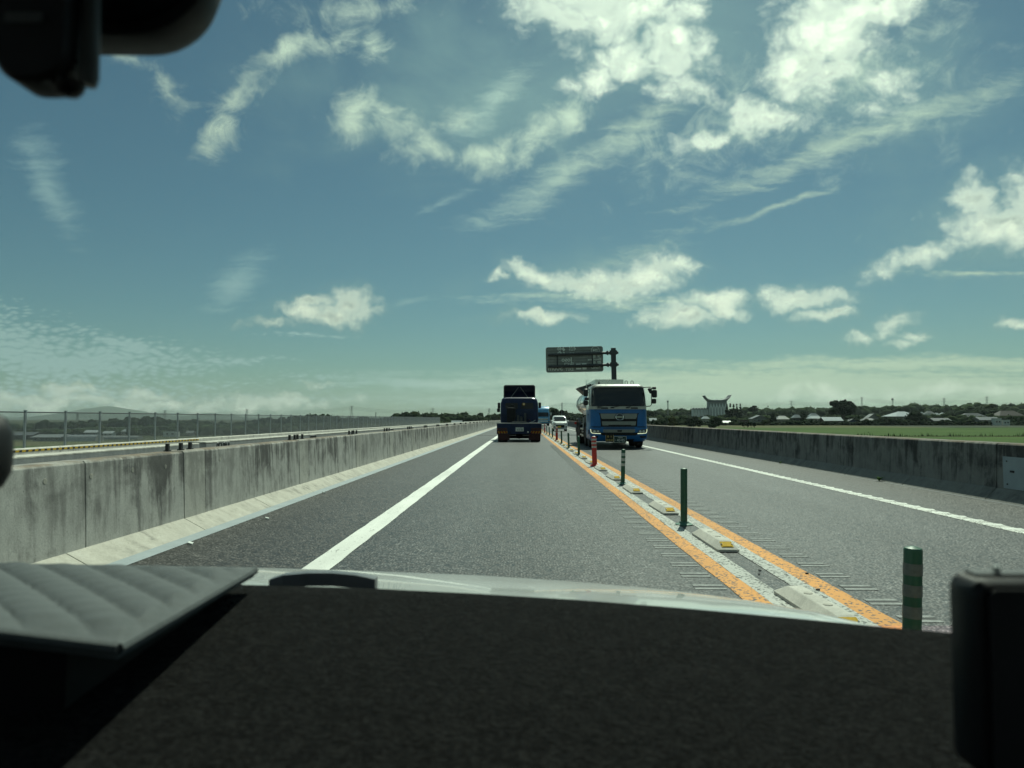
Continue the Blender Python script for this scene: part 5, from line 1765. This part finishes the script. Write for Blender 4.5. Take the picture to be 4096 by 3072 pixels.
for (a, b_, v_, Y_, wl, rf, stl, lab) in (
        (346, 402, 1720, 540, 'grey', 'white', 'gable', 'white-roofed barn above the pale greenhouse'),
        (418, 462, 1724, 520, 'white', 'white', 'gable', 'white house with a bright long roof above the low greenhouse'),
        (490, 518, 1716, 560, 'cream', 'white', 'hip', 'small house with a bright tilted roof below the wooded rise'),
        (553, 580, 1716, 580, 'grey', 'silver', 'hip', 'small silver-roofed house below the wooded rise'),
        (592, 618, 1712, 590, 'cream', 'white', 'hip', 'gleaming small roof next to the silver-roofed house'),
        (662, 714, 1726, 520, 'white', 'white', 'flat', 'low white flat building in the farm village'),
        (722, 760, 1712, 580, 'dark', 'grey', 'hip', 'dark hip-roofed farmhouse behind the flat white building'),
        (748, 780, 1723, 540, 'grey', 'pale', 'gable', 'pale gable roof beside the dark farmhouse'),
        (796, 830, 1718, 560, 'cream', 'pale', 'hip', 'cream house with pale hip roof'),
        (845, 888, 1711, 580, 'beige', 'grey', 'gable', 'beige house with a long grey roof'),
        (893, 925, 1710, 600, 'grey', 'grey', 'hip', 'grey hip-roofed house between fence posts'),
        (1006, 1065, 1701, 640, 'dark', 'silver', 'hip', 'dark house with silver hip roof'),
        (1108, 1146, 1700, 640, 'beige', 'pale', 'hip', 'beige house with pale hip roof'),
        (1170, 1230, 1703, 600, 'grey', 'grey', 'gable', 'long grey farm roof'),
        (1250, 1300, 1704, 600, 'white', 'pale', 'gable', 'white house with pale gable roof'),
        (1333, 1370, 1706, 580, 'white', 'white', 'flat', 'gleaming white low building'),
        (1375, 1395, 1676, 720, 'cream', 'white', 'hip', 'small bright roof high on the tree belt'),
        (1450, 1490, 1692, 640, 'grey', 'grey', 'hip', 'grey farmhouse far along the fence'),
        (1634, 1672, 1690, 640, 'white', 'white', 'gable', 'white roof near the end of the fence')):
    house(lab, a, b_, v_, Y_, wl, rf, stl, 'x', group=FL, gloss=.3)
CL = 'pale roofs beyond the fence end'
for (a, b_, v_, lab) in ((1806, 1850, 1682, 'white-roofed shed beyond the fence end'), (1856, 1892, 1686, 'smaller white-roofed shed beside it beyond the fence end')):
    house(lab, a, b_, v_, 520, 'white', 'white', 'gable', 'x', name='shed', cat='shed', group=CL, gloss=.3)
house('tiny pale box beside the barrier just before the navy lorry', 1963, 1988, 1682, 420, 'white', 'pale', 'flat', name='hut', cat='hut', base=-6)

# ------------------------------------------------------------------ the horned hall on the skyline
HY = 1200
hp = P(2868, 1674, HY)
hall = thing('temple_hall', 'pale hall with a huge upswept horned roof on the skyline', 'building', (hp.x, hp.y, -4))
hk = HY / F


def hz_(v):
    return 1.3 + (1674 - v) * hk + 4


hw_ = 35 * hk
hmw = hm('hall_wall', (.55, .58, .58))
hmr = hm('hall_roof', (.13, .14, .145))
MB().b6(-hw_, hw_, -8, 8, -2, hz_(1608)).build('wall', hm('hall_core', (.22, .235, .24)), hall)
for k_ in range(6):
    xx = -hw_ + (k_ + .5) * 2 * hw_ / 6
    prof = [(xx - 4.6 * .55, 0), (xx + 4.6 * .55, 0), (xx + 2.4, hz_(1632)), (xx + 1.0, hz_(1622)), (xx, hz_(1614)), (xx - 1.0, hz_(1622)), (xx - 2.4, hz_(1632))]
    MB().prism(prof, -9.2, -8.1).build('pointed_bay', hmw, hall)
    MB().prism([(xx - .9, 0), (xx + .9, 0), (xx + .5, hz_(1636)), (xx, hz_(1628)), (xx - .5, hz_(1636))], -9.4, -9.22).build('window', hm('hall_window', (.09, .1, .105)), hall)
rows = []
top_pts = [(-52, 1583), (-46, 1592), (-40, 1597), (-30, 1600), (-15, 1601.5), (0, 1601), (15, 1601), (30, 1598), (40, 1594), (46, 1589), (52, 1581)]
bot_pts = [(-52, 1584.5), (-44, 1596), (-38, 1602), (-32, 1609), (-15, 1610), (0, 1610), (15, 1610), (32, 1608), (38, 1600), (44, 1594), (52, 1582.5)]
poly = [(a * hk, hz_(b_)) for a, b_ in top_pts] + [(a * hk, hz_(b_)) for a, b_ in reversed(bot_pts)]
n_ = len(poly)
vv = [(x_, -10, z_) for x_, z_ in poly] + [(x_ * .98, 10, z_) for x_, z_ in poly]
ff = [(i, (i + 1) % n_, (i + 1) % n_ + n_, i + n_) for i in range(n_)]
m_ = len(top_pts)
for i in range(m_ - 1):
    ff.append((i, i + 1, n_ - 2 - i, n_ - 1 - i))
    ff.append((n_ + i, n_ + n_ - 1 - i, n_ + n_ - 2 - i, n_ + i + 1))
MB().add(vv, ff).build('horned_roof', hmr, hall)
MB().b6(-2.5 * .6, 2.5 * .6, -1, 1, hz_(1602), hz_(1599)).build('roof_finial', hmw, hall)
for k_ in range(6):
    xx = (-95 + k_ * 11) * hk
    MB().b6(xx - 1.6, xx + 1.6, -4, 4, -2, hz_(1638)).build('arcade_bay', hmw, hall)
    MB().prism([(xx - 2.3, hz_(1638)), (xx + 2.3, hz_(1638)), (xx, hz_(1631))], -5, 5).build('arcade_roof', hm('hall_small_roof', (.2, .21, .21)), hall)

# ------------------------------------------------------------------ pylons, masts and wires
pyl_m = hm('pylon_steel', (.20, .22, .22), .6)


def pylon(u, vtop, vbot, Y, label, arms=3, wpx=9, group='pylons on the skyline', mast=False):
    p = P(u, 1674, Y)
    zt = P(u, vtop, Y).z
    g = -6
    H = zt - g
    t = thing('mast' if mast else 'pylon', label, 'mast' if mast else 'pylon', (p.x, p.y, g), nrg.uniform(-.3, .3), group)
    wb = (wpx * 1.3 if not mast else wpx * .8) * Y / F / 2
    wt = wb * (.36 if not mast else .55)
    mb = MB()
    bar = .42 if not mast else .3

    def pt(sx, sy, f):
        w = wb + (wt - wb) * min(f / .75, 1)
        return (sx * w, sy * w, H * f)

    for sx in (-1, 1):
        for sy in (-1, 1):
            mb.tube([pt(sx, sy, 0), pt(sx, sy, .75), pt(sx, sy, 1)], bar * .5, 4)
    lv = [0, .2, .36, .5, .62, .72, .8, .87, .94, 1]
    for a, b_ in zip(lv, lv[1:]):
        for sy in (-1, 1):
            mb.tube([pt(-1, sy, a), pt(1, sy, b_)], bar * .3, 3)
            mb.tube([pt(1, sy, a), pt(-1, sy, b_)], bar * .3, 3)
            mb.tube([pt(-1, sy, b_), pt(1, sy, b_)], bar * .3, 3)
    mb.build('lattice', pyl_m, t)
    if mast:
        MB().lathe([(wb * .9, H * .93), (wb * 1.15, H * .94), (wb * 1.15, H), (wb * .9, H + .2)], n=10).build('antenna_head', pyl_m, t)
    else:
        for k in range(arms):
            f = .72 + k * .12
            l = wb * (1.3 - k * .12) + 2.0
            MB().tube([(-l, 0, H * f), (-wt, 0, H * f + .9), (wt, 0, H * f + .9), (l, 0, H * f)], bar * .5, 4).build('cross_arm', pyl_m, t)
    return t


PY = [(310, 1655, 1700, 1500), (659, 1641, 1690, 1900), (987, 1637, 1680, 2000), (1406, 1624, 1667, 1700), (1731, 1632, 1655, 2100), (1956, 1633, 1665, 2000), (2248, 1611, 1645, 1600),
      (3167, 1604, 1634, 2000), (3449, 1589, 1628, 1900), (3778, 1592, 1626, 1950), (3950, 1586, 1616, 1950)]
PL = ['lattice pylon behind the fence at the big farm shed', 'lattice pylon above the mesh fence before the far mountain foot', 'lattice pylon above the fence over the farm roofs', 'tall lattice pylon over the tree belt past the fence',
      'lattice pylon over the dark tree belt', 'lattice pylon beside the navy lorry', 'tall narrow lattice pylon behind the round sign', 'lattice pylon over the ridge beside the umbrella pine',
      'lattice pylon beside the tall dark tree', 'lattice pylon with three arms over the beige house', 'wide-armed lattice pylon over the rounded trees']
for q, l in zip(PY, PL):
    pylon(*q, l, wpx=9 if q[0] != 2248 else 8)
pylon(1503, 1650, 1670, 1500, 'thin mast poking above the fence line', wpx=5, mast=True)
pylon(2672, 1603, 1645, 1100, 'tall thin mast beside the tank lorry mirror', wpx=8, mast=True)
pylon(3572, 1594, 1626, 1500, 'antenna mast over the broad silver hall', wpx=9, mast=True)


def wires(a, b_, label):
    t = thing('power_line', label, 'power line', tuple((P(a[0], a[1], a[3]) + P(b_[0], b_[1], b_[3])) / 2), 0, 'power lines on the skyline')
    o0 = t.location
    for k in range(3):
        for s_ in (-1, 1):
            p0, p1 = P(a[0] + s_ * 7, a[1] + 3 + 5 * k, a[3]), P(b_[0] + s_ * 7, b_[1] + 3 + 5 * k, b_[3])
            pts = []
            for i in range(13):
                f = i / 12
                q = p0.lerp(p1, f)
                q.z -= 4 * f * (1 - f) * 7
                pts.append(q - o0)
            MB().tube(pts, .10, 3).build('wire', pyl_m, t)


for i, j, l in ((0, 1, 'thin power line over the wooded rise'), (1, 2, 'thin power line above the mesh fence'), (2, 3, 'thin power line over the farm roofs'), (3, 4, 'thin power line over the dark tree belt'), (4, 5, 'thin power line ending at the navy lorry'),
                (5, 6, 'thin power line above the far blue lorry'), (6, 7, 'thin power line behind the tank lorry and hall'), (7, 8, 'thin power line over the village ridge'), (8, 9, 'thin power line over the broad silver hall'), (9, 10, 'thin power line between the three-armed and wide-armed pylons')):
    wires(PY[i], PY[j], l)

# ------------------------------------------------------------------ far mountain
MY = 12000
prof = [(-900, 1692), (-500, 1684), (-200, 1676), (60, 1672), (200, 1660), (290, 1645), (340, 1634), (375, 1631), (400, 1627), (430, 1624), (470, 1628), (510, 1636), (560, 1647), (640, 1658), (740, 1664), (800, 1656), (836, 1650), (870, 1655), (930, 1666), (1050, 1674), (1200, 1680), (1500, 1690)]
rows = []
for dd, k_ in ((-1400, 0.0), (-900, .25), (-450, .62), (0, 1.0), (500, .8), (1400, 0.0)):
    r_ = []
    for i in range(0, 121):
        u = -900 + 2400 * i / 120
        v = np.interp(u, [q[0] for q in prof], [q[1] for q in prof])
        p = P(u, v, MY)
        z = LEFT_Z - 4 + (p.z - LEFT_Z + 4) * k_ * (1 + (nrg.normal() * .04 if k_ not in (0, 1.0) else nrg.normal() * .006))
        r_.append((p.x + nrg.normal() * 8, p.y + dd, z))
    rows.append(r_)
mt = tag(MB().grid(rows).build('mountain', M['hillside'], smooth=True), 'far blue mountain with a mast on its top', kind='structure')
q = P(430, 1624, MY)
MB().tube([(q.x, q.y, q.z - 10), (q.x, q.y, q.z + 22)], [5, 2], 6).build('summit_mast', pyl_m, mt)

# ------------------------------------------------------------------ the car one sits in
def V(u, v, Y):
    return tuple(P(u, v, Y))


car = thing('car', 'car seen from its seat: black dashboard, white bonnet and rear-view mirror', 'car', (0, 0, 0))


def dash_mat():
    m, N, b = material('dash_fabric')
    pos = N.n('ShaderNodeNewGeometry').outputs['Position']
    n1 = N.noise(pos, 190, 3, 0.6)
    n2 = N.noise(pos, 62, 5, 0.7)
    f = N.math('ADD', N.math('MULTIPLY', N.ramp(n1, .42, .70), 0.9), N.math('MULTIPLY', N.ramp(n2, .40, .68), 0.45))
    N.put(b.inputs['Base Color'], N.vmath('SCALE', (0.0108, 0.0108, 0.0104), scale=N.math('ADD', f, 0.20)))
    b.inputs['Roughness'].default_value = 1.0
    b.inputs['Specular IOR Level'].default_value = 0.05
    b.inputs['Sheen Weight'].default_value = 0.02
    bp = N.n('ShaderNodeBump')
    bp.inputs['Strength'].default_value = 0.9
    bp.inputs['Distance'].default_value = 0.003
    N.put(bp.inputs['Height'], n1)
    N.t.links.new(bp.outputs[0], b.inputs['Normal'])
    return m


M['dash'] = dash_mat()
M['cabin'] = mat('dark_cabin_trim', (0.012, 0.012, 0.012), 0.9, var=.2, spec=.1)
M['bonnet'] = mat('white_bonnet_paint', (0.60, 0.61, 0.59), 0.22, var=.03, scale=2, coat=0.7)
M['shade_cloth'] = mat('grey_quilted_cloth', (0.070, 0.080, 0.082), 0.8, var=.12, scale=30, bump=.2, bscale=400)
M['device'] = mat('black_device_shell', (0.006, 0.006, 0.007), 0.55, var=.2, spec=.3)
M['device_grey'] = mat('grey_device_trim', (0.045, 0.05, 0.048), 0.5, var=.2)
M['mirror'] = mat('mirror_dark_reflection', (0.010, 0.012, 0.013), 0.35, var=.2, spec=.3)  # dark base colour stands in for the cabin's reflection

# dashboard: far edge follows the photograph, then runs back under the seat line
edge = [(-1500, 2262, .92), (-600, 2275, .97), (0, 2290, 1.0), (600, 2304, 1.02), (1010, 2316, 1.04), (1500, 2330, 1.05), (1900, 2350, 1.06), (2300, 2374, 1.06), (2700, 2405, 1.04), (3100, 2441, 1.01), (3500, 2480, .97), (3850, 2512, .93), (4300, 2562, .88), (5000, 2640, .80)]
cols = [P(*q) for q in edge]
rows = []
for t_ in (0, .015, .04, .1, .2, .35, .5, .7, .85, 1.0):
    r_ = []
    for c_ in cols:
        yn = .30
        y_ = c_.y + (yn - c_.y) * t_
        z_ = c_.z - .012 + .012 * min(1, t_ / .04) - .035 * t_ - .02 * t_ * t_
        r_.append((c_.x * (1 - .1 * t_), y_, z_))
    rows.append(r_)
last = rows[-1]
rows.append([(x_, y_ - .03, z_ - .03) for x_, y_, z_ in last])
rows.append([(x_, y_ - .04, z_ - .45) for x_, y_, z_ in last])
front = [[(x_, y_ + .012, z_ - .30) for x_, y_, z_ in rows[0]], [(x_, y_ + .012, z_ - .02) for x_, y_, z_ in rows[0]]]
MB().grid(front + rows).build('dashboard', M['dash'], car, smooth=True)

# bonnet: its far rim and its near rim under the glass
rim = [(200, 2262, 1.75), (600, 2264, 1.85), (1010, 2270, 1.92), (1450, 2283, 1.96), (1900, 2300, 1.97), (2300, 2326, 1.92), (2700, 2362, 1.80), (3000, 2402, 1.62), (3250, 2444, 1.42), (3420, 2485, 1.25)]
far_ = [P(*q) for q in rim]
rows = []
for t_ in (0, .04, .12, .25, .45, .7, 1.0):
    r_ = []
    for k_, c_ in enumerate(far_):
        n_x = -.95 + 1.55 * k_ / (len(far_) - 1)
        nearp = Vector((n_x, 1.13 if n_x < .35 else 1.10, 1.01 - .10 * ((n_x + .25) / .9) ** 2))
        q = Vector(c_).lerp(nearp, t_)
        q.z += .028 * math.sin(math.pi * min(t_ * 1.0, 1)) * (1 if t_ < 1 else 0) * .55
        r_.append(tuple(q))
    rows.append(r_)
drop = [[(x_ * 1.0, y_ + .30, z_ - .35) for x_, y_, z_ in rows[0]], [(x_, y_ + .12, z_ - .06) for x_, y_, z_ in rows[0]], [(x_, y_ + .04, z_ - .012) for x_, y_, z_ in rows[0]]]
MB().grid(drop + rows, (0, 0, -.012)).build('bonnet', M['bonnet'], car, smooth=True)
# wiper resting in front of the glass
wp = [P(1075, 2330, 1.10), P(1130, 2312, 1.11), P(1230, 2303, 1.12), P(1330, 2303, 1.12), P(1420, 2311, 1.11), P(1500, 2328, 1.10)]
wi = MB()
wi.grid([[tuple(q + Vector((0, 0, .004))) for q in wp], [tuple(q + Vector((0, .0, -.016))) for q in wp]], (0, .02, 0))
wi.build('wiper', mat('satin_wiper', (.13, .14, .15), .4), car)

# windscreen: a slab of faintly green glass
m, N, b = material('windscreen_glass')
N.t.nodes.remove(b)
tr = N.n('ShaderNodeBsdfTransparent')
tr.inputs['Color'].default_value = (0.905, 0.988, 0.945, 1)
N.t.links.new(tr.outputs[0], [x_ for x_ in N.t.nodes if x_.type == 'OUTPUT_MATERIAL'][0].inputs['Surface'])
M['screen'] = m
lo, hi = (1.30, 0.93), (0.42, 1.86)
g_rows = [[(-1.12, lo[0], lo[1]), (.92, lo[0], lo[1])], [(-1.02, hi[0], hi[1]), (.82, hi[0], hi[1])]]
MB().grid(g_rows, (0, .004, .004)).build('windscreen', M['screen'], car)
# roof, pillars and doors that keep the cabin dark
MB().b6(-1.08, .86, -1.9, .43, 1.88, 1.92).build('roof', M['cabin'], car)
MB().b6(-1.08, .86, -1.94, -1.9, .4, 1.92).build('rear_panel', M['cabin'], car)
for s_, x_ in ((-1, -1.10), (1, .88)):
    MB().tube([(x_ * 1.02, 1.28, .95), (x_ * .99, .80, 1.42), (x_ * .95, .44, 1.88)], .03, 6).build('pillar', M['cabin'], car)
    MB().b6(x_ - .02, x_ + .02, -1.9, .95, .3, 1.15).build('door', M['cabin'], car)
MB().b6(-1.08, .86, -1.9, .2, .28, .32).build('floor', M['cabin'], car)

# rear-view mirror
mc = P(-322, -170, .44)
k = .44 / F
rings = []
hx, hz__ = 1225 * k, 358 * k
for yy, f in ((-.004, .93), (-.002, .985), (.004, 1.0), (.02, .97), (.035, .82)):
    rings.append([(px, yy, pz) for px, pz in rrect(hx - (1 - f) * .06, hz__ - (1 - f) * .06, .052 * f, 8)])
mr = MB().loft(rings).build('rear_view_mirror', M['device'], car, smooth=True, loc=mc)
mr.rotation_euler = (R(-6), 0, R(2))
MB().prism(rrect(hx - .008, hz__ - .008, .046, 8), -.0065, -.0045).build('mirror_glass', M['mirror'], mr)
MB().tube([(0, .03, .03), (.0, .05, .10), (0, .04, .25)], .012, 8).build('mirror_stem', M['device'], mr)

# dash camera hung on the mirror
dy_ = .40
dc = thing('dash_camera', 'black dash camera hanging below the rear-view mirror', 'camera', V(205, 120, dy_))
k = dy_ / F
rings = []
for yy, f in ((-.012, .93), (-.009, 1.0), (.012, 1.0), (.016, .9)):
    pts = []
    for px, pz in rrect(150 * k * f, 255 * k * f, 120 * k, 6):
        pts.append((px - 32 * k, yy, pz + 5 * k))
    rings.append(pts)
MB().loft(rings).build('shell', M['device'], dc, smooth=True)
MB().tube([(165 * k, .0, 150 * k), (165 * k, .0, -205 * k), (162 * k, 0, -238 * k)], [34 * k, 38 * k, 30 * k], 14).build('side_barrel', M['device_grey'], dc, smooth=True)
MB().lathe([(62 * k, -10 * k), (58 * k, 15 * k), (40 * k, 40 * k), (8 * k, 50 * k)], axis='z', n=20).build('lens_dome', M['device'], dc, smooth=True, loc=(80 * k, .0, -235 * k)).rotation_euler = (R(180), 0, 0)
MB().b6(-125 * k, 30 * k, -.0135, -.0125, -22 * k, 22 * k).build('maker_strip', M['device_grey'], dc)
MB().tube([(0, .01, 200 * k), (0, .02, 300 * k)], .01, 8).build('mount', M['device'], dc)

# folded quilted sunshade on the dashboard
fl, fr, nt, nl_ = (Vector(V(-700, 2240, .90)), Vector(V(1018, 2270, .985)), Vector(V(470, 2578, .60)), Vector(V(-420, 2470, .56)))
ss = thing('sunshade', 'folded grey quilted sunshade lying on the dashboard', 'sunshade', tuple((fl + fr + nt + nl_) / 4))
o0 = ss.location
ribd = (Vector(V(590, 2530, .63)) - Vector(V(90, 2262, .95)))
ribn = Vector((-ribd.y, ribd.x, 0)).normalized()
rows, nn = [], 60
for i in range(nn + 1):
    t_ = i / nn
    a, b_ = fl.lerp(nl_, t_), fr.lerp(nt, t_)
    r_ = []
    for j in range(nn * 2 + 1):
        q = a.lerp(b_, j / (nn * 2))
        ph_ = ((q - fr).dot(ribn)) / .045
        fr_p = ph_ - math.floor(ph_)
        z_ = .0075 * math.sin(math.pi * fr_p) ** .5
        st_ = .0006 * math.sin((q - fr).dot(ribd.normalized()) * 190 + math.floor(ph_) * 1.7)
        edge_ = min(min(i, nn - i) / 7, min(j, nn * 2 - j) / 7, 1)
        q = q + Vector((0, 0, (z_ + st_) * edge_))
        r_.append(tuple(q - o0))
    rows.append(r_)
MB().grid(rows, (0, 0, -.012)).build('quilted_panel', M['shade_cloth'], ss, smooth=True)
MB().tube([tuple(fr - o0 + Vector((0, 0, -.004))), tuple(nt - o0 + Vector((0, 0, -.004)))], .0055, 8).build('binding', M['shade_cloth'], ss, smooth=True)
MB().tube([tuple(nt - o0 + Vector((0, 0, -.004))), tuple(nl_ - o0 + Vector((0, 0, -.004)))], .0055, 8).build('binding', M['shade_cloth'], ss, smooth=True)
und = [fl.lerp(fr, .5), fr.lerp(fl, .06), nt.lerp(fl, .12), nl_.lerp(fr, .1), fl]
mb = MB()
n_ = len(und)
vv = [tuple(q - o0 + Vector((0, 0, -.014))) for q in und] + [tuple(Vector((q.x, q.y, .98)) - o0) for q in und]
mb.add(vv, [tuple(range(n_ - 1, -1, -1)), tuple(range(n_, 2 * n_))] + [(i, (i + 1) % n_, (i + 1) % n_ + n_, i + n_) for i in range(n_)])
mb.build('shadow_block', M['device'], ss)  # black block under the panel, in place of its shadow on the mat

# phone holder at the driver's side
hy_ = .46
k = hy_ / F
ph = thing('phone_holder', 'out-of-focus black phone holder standing on the dashboard', 'phone holder', V(4150, 2690, hy_))
rings = []
for yy, f in ((-.014, .95), (-.010, 1.0), (.012, 1.0), (.016, .94)):
    rings.append([(px, yy, pz) for px, pz in rrect(285 * k * f, 372 * k * f, 60 * k, 5)])
MB().loft(rings).build('shell', M['device'], ph, smooth=True)
MB().prism(rrect(240 * k, 340 * k, 30 * k, 4), -.0165, -.0145).build('screen', M['blackmatt'], ph)
MB().b6(-240 * k, 285 * k, -.004, .008, 372 * k, 384 * k).build('edge_highlight', M['device_grey'], ph)  # grey strip painted in as a highlight along the upper edge
MB().lathe([(14 * k, 0), (14 * k, .004)], (-145 * k, 0, 384 * k), n=10).build('button', M['brushed'], ph)
MB().box((-20 * k, -.0175, 155 * k), (170 * k, .001, 7 * k), (0, R(5), 0)).build('edge_gleam_strip', M['device_grey'], ph)
MB().tube([(.02, .02, -.03), (.03, .05, -.12), (.03, .06, -.22)], .012, 8).build('stalk', M['device'], ph)

# black rounded gadget at the other side, mostly out of the picture
gy = .52
k = gy / F
gd = thing('gadget', 'blurred black rounded gadget poking in beside the mesh fence view', 'gadget', V(-102, 1812, gy))
rings = []
for zz, a in ((-165, .35), (-140, .75), (-80, .97), (0, 1.0), (80, .97), (140, .78), (165, .4)):
    rings.append([(px + (6 - (zz / 60) ** 2) * k, py, zz * k) for px, py in rrect(112 * k * a, .018 * a + .004, .016 * a, 5)])
MB().loft(rings).build('shell', M['device'], gd, smooth=True)
MB().tube([(-.01, 0, -.02), (-.03, .02, -.12), (-.03, .05, -.30)], .008, 8).build('stalk', M['device'], gd)

# ------------------------------------------------------------------ haze
m, N, b = material('thin_haze')
N.t.nodes.remove(b)
pv = N.n('ShaderNodeVolumePrincipled')
pv.inputs['Color'].default_value = (0.86, 0.97, 1.0, 1)
pv.inputs['Density'].default_value = 3.8e-5
pv.inputs['Anisotropy'].default_value = 0.2
N.t.links.new(pv.outputs[0], [x_ for x_ in N.t.nodes if x_.type == 'OUTPUT_MATERIAL'][0].inputs['Volume'])
hz = MB().b6(-14200, 6700, -320, 14100, -21, 420).build('haze', m)
tag(hz, 'thin bluish summer haze over the plain', kind='stuff')

# ------------------------------------------------------------------ writing becomes plain meshes
bpy.context.view_layer.update()
dg = bpy.context.evaluated_depsgraph_get()
for o in [q for q in scene.objects if q.type == 'FONT']:
    me = bpy.data.meshes.new_from_object(o.evaluated_get(dg))
    par, loc, rot, sc, nm = o.parent, o.location.copy(), o.rotation_euler.copy(), o.scale.copy(), o.name.split('.')[0]
    bpy.data.objects.remove(o)
    n_o = place(nm, me, par, loc, rot)
    n_o.scale = sc
